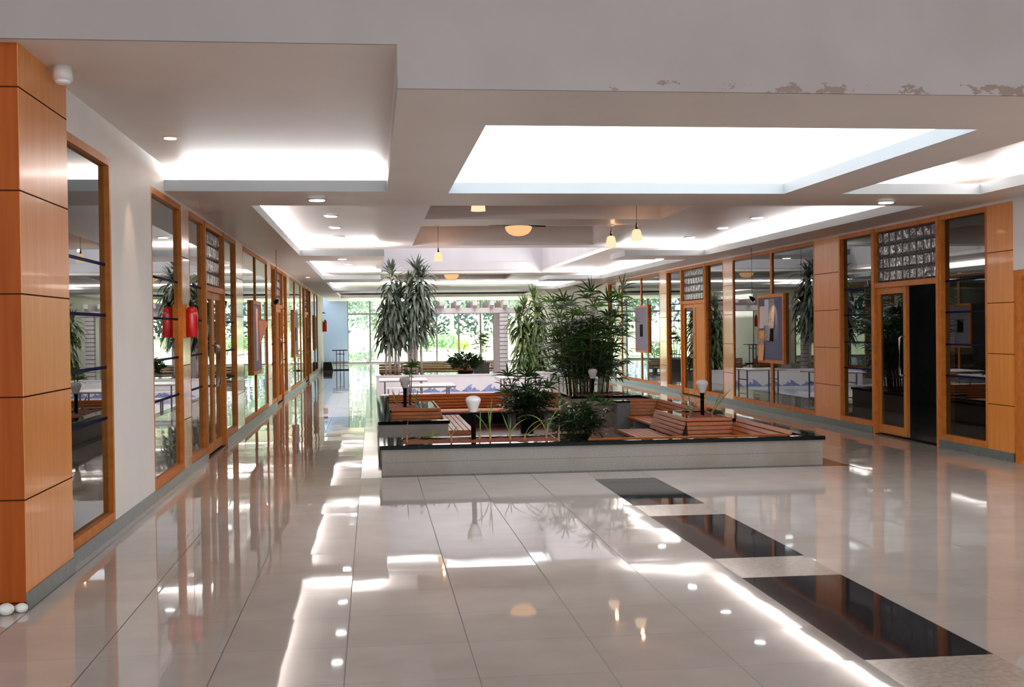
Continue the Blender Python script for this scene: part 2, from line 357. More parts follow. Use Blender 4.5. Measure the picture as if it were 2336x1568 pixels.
WL = {}
def world_loc(o):
    l = Vector(o.location)
    while o.parent is not None: o = o.parent; l = l + Vector(o.location)
    return l
def tag(o, label, cat=None, group=None, kind=None):
    o['label'] = label
    if cat: o['category'] = cat
    if group: o['group'] = group
    if kind: o['kind'] = kind
    return o
def thing(name, loc, label, cat, group=None, kind=None):
    o = D.objects.new(name, None); COL.objects.link(o); o.location = loc; o.empty_display_size = .1
    return tag(o, label, cat, group, kind)
def struct(name, mb, mats, label, cat):
    return tag(mb.build(name, mats), label, cat, kind='structure')
def dup(root, loc, label, group=None):
    r = root.copy(); COL.objects.link(r); r.location = loc; r['label'] = label
    if group: r['group'] = group
    for ch in list(root.children):
        c = ch.copy(); COL.objects.link(c); c.parent = r
        for g in list(ch.children):
            d = g.copy(); COL.objects.link(d); d.parent = c
    return r

# ------------------------------------------------------------------ the setting
ZC, ZU = 2.93, 3.18            # soffit and upper ceiling
XL, XR = -2.0, 7.05            # glazed walls
PX0, PX1, PY0, PY1 = .08, 4.95, 12.65, 33.0   # seating court and dining court

def floor():
    mb = MB(); xs = [-9, -.14, PX0, 2.232, 2.868, PX1, 5.2, 12]
    ys = [-9, 2.94, 3.55, 5.22, 7.045, 7.66, 9.475, 10.07, 11.91, 12.48, PY0, PY1, 33.25, 41.2, 42, 56.3]
    def kind(x, y):
        if PX0 < x < PX1 and PY0 < y < PY1: return None
        if -.14 < x < 5.2 and 12.48 < y < 33.25: return 3
        if 2.232 < x < 2.868 and y < 12.48:
            return 2 if (2.94 < y < 3.55 or 7.045 < y < 7.66 or 9.475 < y < 10.07 or 11.91 < y < 12.48 or y < -2) and not (3.55 < y < 5.22) else (2 if 3.55 < y < 5.22 else 1)
        return 0
    for i in range(len(xs) - 1):
        for j in range(len(ys) - 1):
            k = kind((xs[i] + xs[i + 1]) / 2, (ys[j] + ys[j + 1]) / 2)
            if k is None: continue
            mb.add([(xs[i], ys[j], 0), (xs[i + 1], ys[j], 0), (xs[i + 1], ys[j + 1], 0), (xs[i], ys[j + 1], 0)], [(0, 1, 2, 3)], k)
    struct('floor', mb, ['floor', 'black_tile', 'tan_tile', 'border'], 'polished cream tile floor with a black and beige granite stripe', 'floor')
    c = MB().box(PX0, PX1, PY0, 22.45, -.35, -.25); struct('floor_court', c, 'court', 'red tiled floor of the sunken seating court', 'floor')
    c = MB().box(PX0, PX1, 22.45, PY1, -.35, -.25); struct('floor_dining', c, 'pool_floor', 'pale floor of the sunken dining court behind the benches', 'floor')
floor()

def ceilings():
    # upper ceiling with openings: two shallow recesses, the court roof, one recess beyond
    mb = MB(); xs = [-2.1, .25, .78, 4.33, 4.9, 7.3]; ys = [6.82, 13.2, 17.5, 18.5, 23.0, 23.7, 34.2, 35.0, 38.3, 56.3]
    for i in range(5):
        for j in range(9):
            x, y = (xs[i] + xs[i + 1]) / 2, (ys[j] + ys[j + 1]) / 2
            if .25 < x < 4.9 and 23.7 < y < 34.2: continue
            if .78 < x < 4.33 and (13.2 < y < 17.5 or 18.5 < y < 23 or 35 < y < 38.3): continue
            mb.box(xs[i], xs[i + 1], ys[j], ys[j + 1], ZU, ZU + .08)
    struct('ceiling', mb, 'ceil', 'upper ceiling over the hall', 'ceiling')
    for y0, y1, lb in ((13.2, 17.5, 'shallow ceiling recess nearest the camera'), (18.5, 23.0, 'shallow ceiling recess holding the bowl lamp'), (35.0, 38.3, 'shallow ceiling recess beyond the open court roof')):
        r = MB(); r.box(.70, 4.41, y0 - .08, y1 + .08, 3.55, 3.62)
        r.box(.70, .78, y0 - .08, y1 + .08, ZU + .081, 3.55); r.box(4.33, 4.41, y0 - .08, y1 + .08, ZU + .081, 3.55)
        r.box(.78, 4.33, y0 - .08, y0, ZU + .081, 3.55); r.box(.78, 4.33, y1, y1 + .08, ZU + .081, 3.55)
        struct('ceiling_recess', r, 'ceil', lb, 'ceiling')
    a = MB(); zt = 5.0
    a.box(.15, .25, 23.6, 34.3, ZU + .081, zt); a.box(4.9, 5.0, 23.6, 34.3, ZU + .081, zt); a.box(.25, 4.9, 23.6, 23.7, ZU + .081, zt); a.box(.25, 4.9, 34.2, 34.3, ZU + .081, zt)
    a.box(.25, 4.9, 34.17, 34.2, ZU + .081, 3.50)
    struct('wall_atrium', a, 'atrium', 'white upstand walls under the glazed roof of the court', 'wall')
    sk = MB()
    for k in range(7): sk.box(.2, 4.95, 23.65 + k * 1.75, 23.72 + k * 1.75, zt, zt + .08)
    s = tag(sk.build('window_roof', 'alu'), 'glazed roof over the dining court', 'window', kind='structure')
    MB().box(.2, 4.95, 23.65, 34.25, zt + .09, zt + .10).build('pane', 'glass_roof', s)
    # soffit slabs, 11 cm lips
    L = ZC + .11
    def slab(lb, *boxes):
        m = MB()
        for b in boxes:
            m.box(*b)
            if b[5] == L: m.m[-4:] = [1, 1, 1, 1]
        struct('ceiling_soffit', m, ['ceil', 'skylit_edge'], lb, 'ceiling')
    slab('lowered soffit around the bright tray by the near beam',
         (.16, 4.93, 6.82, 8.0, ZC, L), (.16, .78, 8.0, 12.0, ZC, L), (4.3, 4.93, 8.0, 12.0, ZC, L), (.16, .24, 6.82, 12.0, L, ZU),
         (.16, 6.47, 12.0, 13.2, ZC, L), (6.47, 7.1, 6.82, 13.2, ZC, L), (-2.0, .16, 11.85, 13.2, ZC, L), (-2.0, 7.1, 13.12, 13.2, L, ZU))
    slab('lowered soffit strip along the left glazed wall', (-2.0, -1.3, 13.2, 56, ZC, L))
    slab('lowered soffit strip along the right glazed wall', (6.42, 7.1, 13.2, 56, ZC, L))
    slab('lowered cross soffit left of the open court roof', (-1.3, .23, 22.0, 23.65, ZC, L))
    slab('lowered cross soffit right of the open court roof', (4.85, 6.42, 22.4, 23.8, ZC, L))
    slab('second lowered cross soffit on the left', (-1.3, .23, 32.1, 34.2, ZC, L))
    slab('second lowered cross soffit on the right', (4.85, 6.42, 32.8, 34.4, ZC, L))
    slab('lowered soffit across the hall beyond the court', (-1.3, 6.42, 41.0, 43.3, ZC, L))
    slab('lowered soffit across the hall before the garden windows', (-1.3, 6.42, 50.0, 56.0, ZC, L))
ceilings()
sp = MB().box(.27, 4.92, 7.0, 13.08, 3.165, 3.175)
tag(sp.build('window_skylight', 'skylight'), 'large bright skylight panel in the near ceiling tray', 'skylight', kind='structure')
# cove lamps lying on the soffits
cove(-1.9, .1, 12.25, 12.75, 3.05, CP * 9)
cove(5.1, 6.3, 12.2, 12.7, 3.05, CP * 6); cove(6.6, 6.95, 7.5, 12, 3.05, CP * 8)
cove(-1.9, -1.5, 13.5, 21.8, 3.05, CP * 20); cove(-1.2, .1, 22.3, 22.8, 3.05, CP * 7)
cove(-1.9, -1.5, 23.9, 32, 3.05, CP * 20); cove(-1.2, .1, 32.4, 32.9, 3.05, CP * 8)
cove(-1.9, -1.5, 34.5, 49, 3.05, CP * 26)
cove(6.6, 6.95, 13.5, 22.2, 3.05, CP * 18); cove(4.95, 6.3, 22.7, 23.2, 3.05, CP * 5)
cove(6.6, 6.95, 24, 32.6, 3.05, CP * 20); cove(4.95, 6.3, 33.1, 33.6, 3.05, CP * 8)
cove(6.6, 6.95, 34.6, 49, 3.05, CP * 22); cove(-1.2, 6.3, 41.3, 42.0, 3.05, CP * 40); cove(-1.2, 6.3, 50.3, 50.8, 3.05, CP * 20)

def shell():
    # beam facing the camera, stepping down to the soffit on the right
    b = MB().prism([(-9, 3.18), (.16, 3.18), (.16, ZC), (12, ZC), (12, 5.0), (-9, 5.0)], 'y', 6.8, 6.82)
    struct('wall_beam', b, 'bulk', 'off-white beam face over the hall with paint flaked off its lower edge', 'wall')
    # entrance hall around the camera
    h = MB().box(-9.1, -9, -8, 6.9, 0, 5); struct('wall_hall_left', h, 'plaster', 'plain wall of the entrance hall', 'wall')
    h = MB().box(12, 12.1, -8, 12.4, 0, 5); struct('wall_hall_right', h, 'plaster', 'plain far side wall of the entrance hall', 'wall')
    h = MB().box(-9, 12, -8, 6.8, 5.0, 5.1); struct('ceiling_hall', h, 'plaster', 'high ceiling of the entrance hall', 'ceiling')
    h = MB().box(-9, -3.6, 6.9, 7.0, 0, 5); struct('wall_hall_back', h, 'plaster', 'plain wall beside the clad column', 'wall')
    # left wall
    w = MB(); w.box(-2.12, XL, 7.95, 49, 2.90, 3.26); w.box(-2.12, XL, 9.47, 11.15, 0, 2.90); w.box(-2.12, XL, 44.0, 49, 0, 2.9)
    w.box(-2.6, -2.0, 48.9, 49.0, 0, 3.26) ; w.box(-2.7, -2.6, 48.9, 56.3, 0, 3.26)
    struct('wall_left', w, 'plaster', 'white plaster wall on the left, above and between the glazing', 'wall')
    w = MB(); w.box(XR, 7.17, 11.99, 36.2, 2.90, 3.26); w.box(XR, 7.17, 36.2, 56.3, 0, 3.26); w.box(XR, 7.17, 6.9, 12.0, 2.2, 3.26); w.box(XR, 7.17, 12.24, 12.369, 2.13, 2.9)
    w.box(XR, 7.17, 12.0, 12.24, 2.13, 2.9); w.box(XR, 7.17, 6.9, 11.0, 0, 2.2); w.box(XR, 7.17, 11.0, 12.0, 2.13, 2.2)
    struct('wall_right', w, 'plaster', 'white plaster wall on the right, above and beyond the glazing', 'wall')
    w = MB(); w.box(-2.6, -1.16, 56, 56.2, 0, 3.26); struct('wall_far', w, 'bluewall', 'pale blue end wall left of the garden windows', 'wall')
    w = MB(); w.box(-1.16, 7.05, 56, 56.2, 3.06, 3.26); struct('wall_far_lintel', w, 'bluewall', 'lintel above the garden windows', 'wall')
    # dim rooms behind the glazing
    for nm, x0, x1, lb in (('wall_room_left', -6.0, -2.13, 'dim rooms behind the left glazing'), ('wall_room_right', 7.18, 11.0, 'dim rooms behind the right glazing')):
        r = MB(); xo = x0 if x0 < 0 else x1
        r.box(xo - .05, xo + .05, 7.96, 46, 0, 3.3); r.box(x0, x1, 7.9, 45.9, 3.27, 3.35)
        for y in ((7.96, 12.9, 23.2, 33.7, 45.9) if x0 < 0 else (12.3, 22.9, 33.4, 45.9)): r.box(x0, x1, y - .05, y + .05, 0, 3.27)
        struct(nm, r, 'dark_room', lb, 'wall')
    # sunken court sides
    c = MB(); c.box(PX0 - .06, PX0, PY0, PY1, -.35, -.002); c.box(PX1, PX1 + .06, PY0, PY1, -.35, -.002); c.box(PX0, PX1, PY0 - .06, PY0, -.35, -.002)
    struct('wall_court', c, 'granite', 'granite sides of the sunken court below floor level', 'wall')
    # skirtings
    def skirt(name, face, n, spans, lb):
        m = MB()
        for a, b_ in spans: m.box(face, face + n * .014, a, b_, 0, .10)
        struct(name, m, 'skirt', lb, 'skirting')
    skirt('baseboard_left', XL, 1, ((8.0, 14.6), (16.5, 25.1), (27.0, 35.6), (37.6, 48.9)), 'grey green stone skirting along the left wall')
    skirt('baseboard_right', XR, -1, ((12.37, 14.1), (16.08, 24.6), (26.6, 35.1), (36.2, 56)), 'grey green stone skirting along the right wall')
    m = MB().box(-2.6, -1.16, 55.985, 56, 0, .10); struct('baseboard_far', m, 'skirt', 'dark skirting below the pale blue end wall', 'skirting')
shell()

# ------------------------------------------------------------------ glazed facades
cnt = {'w': 0, 'd': 0}
SIDE = {'l': (XL, 1, 'left'), 'r': (XR, -1, 'right')}
def bx(mb, sd, d0, d1, y0, y1, z0, z1):
    f, n, _ = SIDE[sd]; mb.box(f + n * d0, f + n * d1, y0, y1, z0, z1)
def pillar(sd, y0, y1, lb, m):
    mb = MB(); bx(mb, sd, -.12, 0, y0, y1, .10, 2.90)
    struct('pillar', mb, m, lb, 'pillar')
def window(sd, y0, y1, lb, mull=None, gap=None, z1=2.90):
    cnt['w'] += 1; f, n, _ = SIDE[sd]
    fr = MB()
    bx(fr, sd, -.11, 0, y0, y1, .10, .17); bx(fr, sd, -.11, 0, y0, y1, z1 - .06, z1)
    bx(fr, sd, -.11, 0, y0, y0 + .05, .17, z1 - .06); bx(fr, sd, -.11, 0, y1 - .05, y1, .17, z1 - .06)
    o = tag(fr.build('window_%d' % cnt['w'], 'frame'), lb, 'window', kind='structure')
    pd = .020 if gap else .040 if sd == 'l' else .058; p = MB(); bx(p, sd, -pd - .006, -pd, y0 + .05, y1 - .05, .17, z1 - .06); p.build('pane', 'glass', o)
    for z in () if gap else (2.08, 1.69, 1.29, .90):
        s = MB(); bx(s, sd, -pd + .0005, -pd + .002, y0 + .05, y1 - .05, z - .012, z + .012); s.build('film_stripe', 'film', o)
    if mull:
        for a, b in ([(.17, z1 - .06)] if not gap else [(.17, gap[0]), (gap[1], z1 - .06)]):
            q = MB(); bx(q, sd, -pd + .003, 0, mull - .05, mull + .05, a, b); q.build('mullion', 'frame', o)
    return o
def handle_mb(x, n, y, z0=.86, z1=1.38, r=.013):
    return MB().tube([(x, y, z0), (x + n * .055, y, z0), (x + n * .07, y, z0 + .02), (x + n * .07, y, z1 - .02), (x + n * .055, y, z1), (x, y, z1)], r, 10)
def door(sd, y0, y1, lb, near_open=False, solid=False):
    cnt['d'] += 1; f, n, _ = SIDE[sd]
    fr = MB(); zt = 2.06
    bx(fr, sd, -.13, .01, y0, y0 + .07, 0, 2.90); bx(fr, sd, -.13, .01, y1 - .07, y1, 0, 2.90)
    bx(fr, sd, -.11, 0, y0 + .07, y1 - .07, zt, zt + .07); bx(fr, sd, -.11, 0, y0 + .07, y1 - .07, 2.84, 2.90)
    o = tag(fr.build('door_%d' % cnt['d'], 'frame'), lb, 'door', kind='structure')
    # glass blocks
    gb = MB(); a, b = y0 + .07, y1 - .07; nc = max(4, round((b - a) / .2)); w = (b - a) / nc; hgt = (2.84 - zt - .07) / 4
    for i in range(nc):
        for j in range(4):
            ya, za = a + i * w, zt + .07 + j * hgt
            x0, x1, x2 = f - n * .10, f - n * .055, f - n * .035
            yb, zb = ya + w - .003, za + hgt - .011; ya += .003; za += .011; e = .02
            gb.hexa([(x0, ya, za), (x0, yb, za), (x0, yb, zb), (x0, ya, zb)][::(1 if n > 0 else -1)], [(x1, ya, za), (x1, yb, za), (x1, yb, zb), (x1, ya, zb)][::(1 if n > 0 else -1)])
            gb.hexa([(x1, ya, za), (x1, yb, za), (x1, yb, zb), (x1, ya, zb)][::(1 if n > 0 else -1)], [(x2, ya + e, za + e), (x2, yb - e, za + e), (x2, yb - e, zb - e), (x2, ya + e, zb - e)][::(1 if n > 0 else -1)])
    gb.build('glass_block_panel', 'block', o)
    mo = MB(); bx(mo, sd, -.09, -.065, a, b, zt + .07, 2.84); mo.build('block_joint', 'mortar', o)
    mid = (y0 + y1) / 2
    def leaf(ya, yb, hy, solid=False):
        lf = MB()
        bx(lf, sd, -.08, -.035, ya, ya + .09, .03, zt); bx(lf, sd, -.08, -.035, yb - .09, yb, .03, zt)
        bx(lf, sd, -.08, -.035, ya + .09, yb - .09, .03, .15); bx(lf, sd, -.08, -.035, ya + .09, yb - .09, zt - .09, zt)
        l = lf.build('door_leaf', 'door_wood', o)
        if solid:
            q = MB(); bx(q, sd, -.07, -.045, ya + .09, yb - .09, .15, zt - .09); q.build('panel', 'door_wood', l)
        else:
            q = MB(); bx(q, sd, -.06, -.054, ya + .09, yb - .09, .15, zt - .09); q.build('pane', 'glass', l)
        handle_mb(f - n * .035, n, hy).build('handle', 'metal', l)
    leaf(mid + .01, y1 - .07, mid + .07)
    if near_open:     # the nearer leaf stands open into the dark room
        lf = MB(); x0, x1 = f - n * .13, f - n * .95; y = y0 + .04
        lf.box(x0, x1, y, y + .045, .03, .15); lf.box(x0, x1, y, y + .045, zt - .09, zt); lf.box(x0, x0 - n * .09, y, y + .045, .15, zt - .09); lf.box(x1 + n * .09, x1, y, y + .045, .15, zt - .09)
        l = lf.build('door_leaf', 'door_wood', o)
        MB().box(x0 - n * .09, x1 + n * .09, y + .02, y + .026, .15, zt - .09).build('pane', 'glass', l)
        MB().tube([(x1 + n * .05, y + .045, .92), (x1 + n * .05, y + .11, .94), (x1 + n * .05, y + .11, 1.30), (x1 + n * .05, y + .045, 1.32)], .012, 10).build('handle', 'metal', l)
    else: leaf(y0 + .07, mid - .01, mid - .07, solid)
    th = MB(); bx(th, sd, -.13, .01, y0 + .07, y1 - .07, .0005, .012); th.build('threshold', 'black', o)
    return o

def facades():
    # left wall
    col = MB().box(-3.6, -1.95, 6.9, 7.95, .0, 3.18); struct('column', col, 'clad_shade', 'big orange veneer clad column at the near left corner', 'column')  # shaded front painted darker; the corridor side gets the lighter veneer
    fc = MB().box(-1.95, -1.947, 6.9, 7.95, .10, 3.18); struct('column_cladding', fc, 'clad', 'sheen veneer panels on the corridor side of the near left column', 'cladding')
    sk = MB().box(-1.95, -1.936, 6.9, 7.95, 0, .10); struct('baseboard_column', sk, 'skirt', 'grey green skirting at the near left column', 'skirting')
    window('l', 7.97, 9.47, 'tall window between the near left column and the white pillar')
    window('l', 11.15, 12.89, 'tall window just beyond the white pillar on the left')
    pillar('l', 12.89, 13.38, 'veneer pillar on the left behind the red extinguisher', 'clad_pale')
    window('l', 13.38, 14.62, 'narrow window before the first left door')
    door('l', 14.62, 16.48, 'first glazed double door on the left with glass blocks above')
    window('l', 16.48, 17.92, 'narrow window after the first left door')
    pillar('l', 17.92, 18.82, 'pale shiny pillar on the left before the board with the kite', 'clad_pale')
    window('l', 18.82, 23.18, 'wide left window behind the board with the kite', 20.9, (.82, 2.08))
    pillar('l', 23.18, 23.9, 'second pale pillar on the left', 'clad_pale')
    window('l', 23.9, 25.1, 'narrow window before the second left door')
    door('l', 25.1, 27.0, 'second door on the left')
    window('l', 27.0, 28.4, 'narrow window after the second left door')
    pillar('l', 28.4, 29.3, 'third pale pillar on the left', 'clad_pale')
    window('l', 29.3, 33.9, 'wide left window behind the second left board', 31.3, (.88, 2.10))
    pillar('l', 33.9, 34.5, 'fourth pale pillar on the left', 'clad_pale')
    window('l', 34.5, 35.6, 'narrow window before the third left door')
    door('l', 35.6, 37.6, 'third door on the left')
    window('l', 37.6, 39.2, 'narrow window after the third left door')
    pillar('l', 39.2, 40.1, 'fifth pale pillar on the left', 'clad_pale')
    window('l', 40.1, 44.0, 'last wide window at the far end of the left wall', 42.0, (.88, 2.10))
    # right wall
    pillar('r', 12.37, 12.93, 'veneer pillar at the near end of the right wall', 'clad')
    window('r', 12.93, 14.1, 'dark window between the near right pillar and the open door')
    door('r', 14.1, 16.08, 'open double door on the right with glass blocks above', True)
    window('r', 16.08, 17.3, 'dark window after the open door on the right')
    pillar('r', 17.3, 18.3, 'broad veneer pillar on the right before the board with papers', 'clad')
    window('r', 18.3, 22.66, 'wide right window behind the board with papers', 20.39, (.88, 2.11))
    pillar('r', 22.66, 23.27, 'pale veneer pillar on the right beyond the board with papers', 'clad_pale')
    window('r', 23.27, 24.6, 'window before the second right door')
    door('r', 24.6, 26.6, 'closed wooden double door farther along the right wall', solid=True)
    window('r', 26.6, 27.96, 'window after the second right door')
    pillar('r', 27.96, 28.6, 'veneer pillar on the right before the plain grey board', 'clad_pale')
    window('r', 28.6, 33.18, 'wide right window behind the plain grey board', 30.68, (.88, 2.12))
    pillar('r', 33.18, 33.85, 'veneer pillar on the right partly behind the tall palm', 'clad_pale')
    window('r', 33.85, 35.1, 'last right window behind the tall palm')
    pillar('r', 35.1, 36.2, 'last veneer pillar on the right behind the tall palm', 'clad_pale')
    # yellow door by the frame edge
    cnt['d'] += 1
    fr = MB(); bx(fr, 'r', -.1, .02, 12.17, 12.24, 0, 2.13); bx(fr, 'r', -.1, .02, 11.0, 11.07, 0, 2.13); bx(fr, 'r', -.1, .02, 11.07, 12.17, 2.06, 2.13)
    bx(fr, 'r', -.1, -.01, 12.24, 12.369, 0, 2.13)
    o = tag(fr.build('door_%d' % cnt['d'], 'frame'), 'yellow veneer door at the right edge of the picture', 'door', kind='structure')
    q = MB(); bx(q, 'r', -.08, -.04, 11.07, 12.17, .01, 2.06); q.build('door_leaf', 'yellow_door', o)
facades()

def garden_windows():
    xs = [-1.16 + i * 1.0425 for i in range(8)] + [7.05]
    nm = ['leftmost', 'second', 'third', 'fourth', 'fifth', 'sixth', 'seventh', 'last']
    for i in range(8):
        a, b = xs[i], xs[i + 1]; cnt['w'] += 1; m = MB()
        for x in (a, b - .04): m.box(x, x + .04, 56.02, 56.12, 0, 3.06)
        m.box(a + .04, b - .04, 56.02, 56.12, 0, .07); m.box(a + .04, b - .04, 56.02, 56.12, 2.28, 2.36); m.box(a + .04, b - .04, 56.02, 56.12, 3.0, 3.06)
        o = tag(m.build('window_%d' % cnt['w'], 'alu'), '%s tall garden window from the pale blue wall' % nm[i], 'window', kind='structure')
        MB().box(a + .04, b - .04, 56.06, 56.066, .07, 3.0).build('pane', 'glass_clear', o)
garden_windows()

# ------------------------------------------------------------------ seating court
def slat_back(p0, p1, nrm, ztop=.34, zbot=.07, n=5, th=.025, lean=.09):
    """horizontal slats between p0 and p1, leaning back towards the top; nrm faces the sitter"""
    mb = MB(); p0, p1, nrm = Vector(p0), Vector(p1), Vector(nrm); h = (ztop - zbot) / n
    for i in range(n):
        za, zb = zbot + i * h + .011, zbot + (i + 1) * h
        def off(z): return nrm * (lean * (ztop - z) / (ztop - zbot))
        q = []
        for z in (za, zb):
            o = off(z); a, b = p0 + o, p1 + o
            c = [(a.x, a.y, z), (b.x, b.y, z), (b.x - nrm.x * th, b.y - nrm.y * th, z), (a.x - nrm.x * th, a.y - nrm.y * th, z)]
            q.append(c)
        d = (p1 - p0); ccw = d.x * (-nrm.y) - d.y * (-nrm.x) > 0
        if not ccw: q = [list(reversed(k)) for k in q]
        mb.hexa(q[0], q[1])
    return mb
def slat_seat(x0, x1, y0, y1, along, z=.07, pitch=.085):
    mb = MB()
    if along == 'y':
        n = max(2, round((x1 - x0) / pitch)); w = (x1 - x0) / n
        for i in range(n): mb.box(x0 + i * w + .006, x0 + (i + 1) * w - .006, y0, y1, z - .03, z)
        mb.box(x0, x1, y0 + .02, y0 + .05, z - .07, z - .03); mb.box(x0, x1, y1 - .05, y1 - .02, z - .07, z - .03)
    else:
        n = max(2, round((y1 - y0) / pitch)); w = (y1 - y0) / n
        for i in range(n): mb.box(x0, x1, y0 + i * w + .006, y0 + (i + 1) * w - .006, z - .03, z)
        mb.box(x0 + .02, x0 + .05, y0, y1, z - .07, z - .03); mb.box(x1 - .05, x1 - .02, y0, y1, z - .07, z - .03)
    return mb
def bench(loc, label, seats, backs, legs, m='slat', grp='slatted benches of the seating court'):
    o = thing('slatted_bench', loc, label, 'bench', grp)
    for s in seats: slat_seat(*s).build('seat', m, o)
    for b in backs: slat_back(*b).build('backrest', m, o)
    for l in legs: MB().box(l[0], l[1], l[2], l[3], -.25, -.001 if len(l) < 5 else l[4]).build('leg', 'stone', o)
    return o

def planter(loc, label, walls, caps, soil, grp='granite planters of the seating court'):
    o = thing('granite_planter', loc, label, 'planter', grp)
    m = MB()
    for w in walls:
        if w[5] - w[4] > .25 and w[4] > -.1:
            zc = (w[4] + w[5]) / 2; m.box(*w[:4], w[4], zc - .0025); m.box(w[0] + .004, w[1] - .004, w[2] + .004, w[3] - .004, zc - .0025, zc + .0025); m.box(*w[:4], zc + .0025, w[5])
        else: m.box(*w)
    m.build('granite_wall', 'granite', o)
    m = MB()
    for c in caps:
        x0, x1, y0, y1 = c; z0, z1, e = .276, .320, .006
        m.hexa([(x0, y0, z0), (x1, y0, z0), (x1, y1, z0), (x0, y1, z0)], [(x0, y0, z1 - e), (x1, y0, z1 - e), (x1, y1, z1 - e), (x0, y1, z1 - e)])
        m.add([(x0, y0, z1 - e), (x1, y0, z1 - e), (x1, y1, z1 - e), (x0, y1, z1 - e), (x0 + e, y0 + e, z1), (x1 - e, y0 + e, z1), (x1 - e, y1 - e, z1), (x0 + e, y1 - e, z1)],
              [(0, 1, 5, 4), (1, 2, 6, 5), (2, 3, 7, 6), (3, 0, 4, 7), (4, 5, 6, 7)])
    m.build('cap', 'cap', o)
    if soil:
        x0, x1, y0, y1, z = soil; s = MB(); nx, ny = 14, 8; rr = random.Random(3)
        v = [(x0 + (x1 - x0) * i / nx, y0 + (y1 - y0) * j / ny, z + rr.uniform(-.012, .02)) for j in range(ny + 1) for i in range(nx + 1)]
        f = [(j * (nx + 1) + i, j * (nx + 1) + i + 1, (j + 1) * (nx + 1) + i + 1, (j + 1) * (nx + 1) + i) for j in range(ny) for i in range(nx)]
        s.add(v, f, 0, True); s.box(x0, x1, y0, y1, z - .12, z - .03); s.build('soil', 'soil', o)
    return o

Zw = .276
planter((2.5, PY0, 0), 'long low granite planter across the front with a black cap and red soil',
        [(PX0, PX1, PY0, PY0 + .09, 0, Zw), (PX0, PX0 + .12, PY0 + .09, 13.6, 0, Zw), (PX0 + .12, 2.25, 13.48, 13.6, -.25, Zw), (2.13, 2.25, PY0 + .09, 13.48, -.25, Zw)],
        [(PX0 - .025, PX1 + .025, PY0 - .025, PY0 + .11), (PX0 - .025, PX0 + .24, PY0 + .11, 13.63), (PX0 + .24, 2.02, 13.42, 13.63), (2.02, 2.30, PY0 + .11, 13.63)],
        (PX0 + .12, 2.13, PY0 + .09, 13.48, .306))
planter((4.89, 16.8, 0), 'long granite parapet with a black cap along the right side of the court',
        [(PX1 - .12, PX1, PY0 + .111, 20.9, 0, Zw)], [(PX1 - .17, PX1 + .025, PY0 + .111, 20.9)], None, 'granite parapets of the seating court')
planter((.15, 19.2, -.25), 'granite parapet with a black cap along the left side of the court',
        [(PX0, PX0 + .14, 16.121, 22.3, -.25, Zw)], [(PX0 - .025, PX0 + .17, 16.161, 22.3)], None, 'granite parapets of the seating court')
planter((.55, 16.06, -.25), 'short granite wall with a black cap in front of the left bench', [(PX0, 1.0, 16.0, 16.12, -.25, Zw)], [(PX0 - .025, 1.02, 15.975, 16.16)], None, 'granite parapets of the seating court')
planter((.55, 18.3, -.25), 'granite planter on the left with a lamp post, sprouts and a small palm',
        [(PX0 + .14, .98, 18.30, 18.40, -.25, Zw), (PX0 + .14, .98, 20.2, 20.3, -.25, Zw), (.88, .98, 18.4, 20.2, -.25, Zw)],
        [(PX0 + .17, .98, 18.30, 18.42), (PX0 + .17, .98, 20.17, 20.31), (.70, .98, 18.42, 20.17)],
        (PX0 + .14, .88, 18.40, 20.2, .302))
planter((4.5, 16.1, -.25), 'granite planter on the right with a lamp post and wispy sprouts',
        [(4.13, 4.82, 15.28, 15.38, -.25, Zw), (4.13, 4.23, 15.38, 16.8, -.25, Zw), (4.13, 4.82, 16.8, 16.9, -.25, Zw)],
        [(4.13, 4.80, 15.28, 15.40), (4.13, 4.33, 15.40, 16.78), (4.13, 4.80, 16.78, 16.92)],
        (4.23, 4.82, 15.38, 16.8, .302))
planter((4.2, 21.7, -.25), 'grey granite planter in the back corner holding the tall bamboo palm',
        [(3.55, 4.83, 21.0, 21.12, -.25, Zw), (3.55, 3.67, 21.12, 22.4, -.25, Zw), (4.71, 4.83, 21.12, 22.4, -.25, Zw), (3.67, 4.71, 22.28, 22.4, -.25, Zw)],
        [(3.53, 4.85, 20.98, 21.16), (3.53, 3.71, 21.16, 22.42), (4.67, 4.85, 21.16, 22.42), (3.71, 4.67, 22.24, 22.42)],
        (3.67, 4.71, 21.12, 22.28, .305))
w = MB().box(.22, 3.5, 22.3, 22.42, -.25, .31); struct('wall_bench', w, 'cap', 'low wall behind the long back bench, coloured black as the shade there', 'wall')  # black colour stands in for shade under the seat and between slats

bench((1.9, 21.6, -.25), 'long slatted bench along the back of the seating court',
      [(.3, 3.4, 21.25, 22.08, 'x')], [((.28, 22.24), (3.36, 22.24), (0, -1)), ((3.36, 22.24), (3.48, 21.9), (-.94, -.34))],
      [(.55, .72, 21.4, 21.9), (1.35, 1.5, 21.4, 21.9), (2.42, 2.57, 21.4, 21.9), (3.1, 3.25, 21.4, 21.9)])
bench((.62, 17.9, -.25), 'short slatted bench in front of the left planter, backrest showing above the granite cap',
      [(.27, 1.0, 17.55, 18.12, 'x')], [((.27, 18.25), (1.03, 18.25), (0, -1))], [(.3, .42, 17.7, 18.0), (.8, .92, 17.7, 18.0)])
bench((1.25, 18.9, -.25), 'slatted bench on the right side of the left planter, seat slats running away',
      [(1.06, 1.47, 17.3, 20.5, 'y')], [((1.02, 18.3), (1.02, 20.3), (1, 0), .33)], [(1.1, 1.42, 17.45, 17.6), (1.1, 1.42, 20.2, 20.35)])
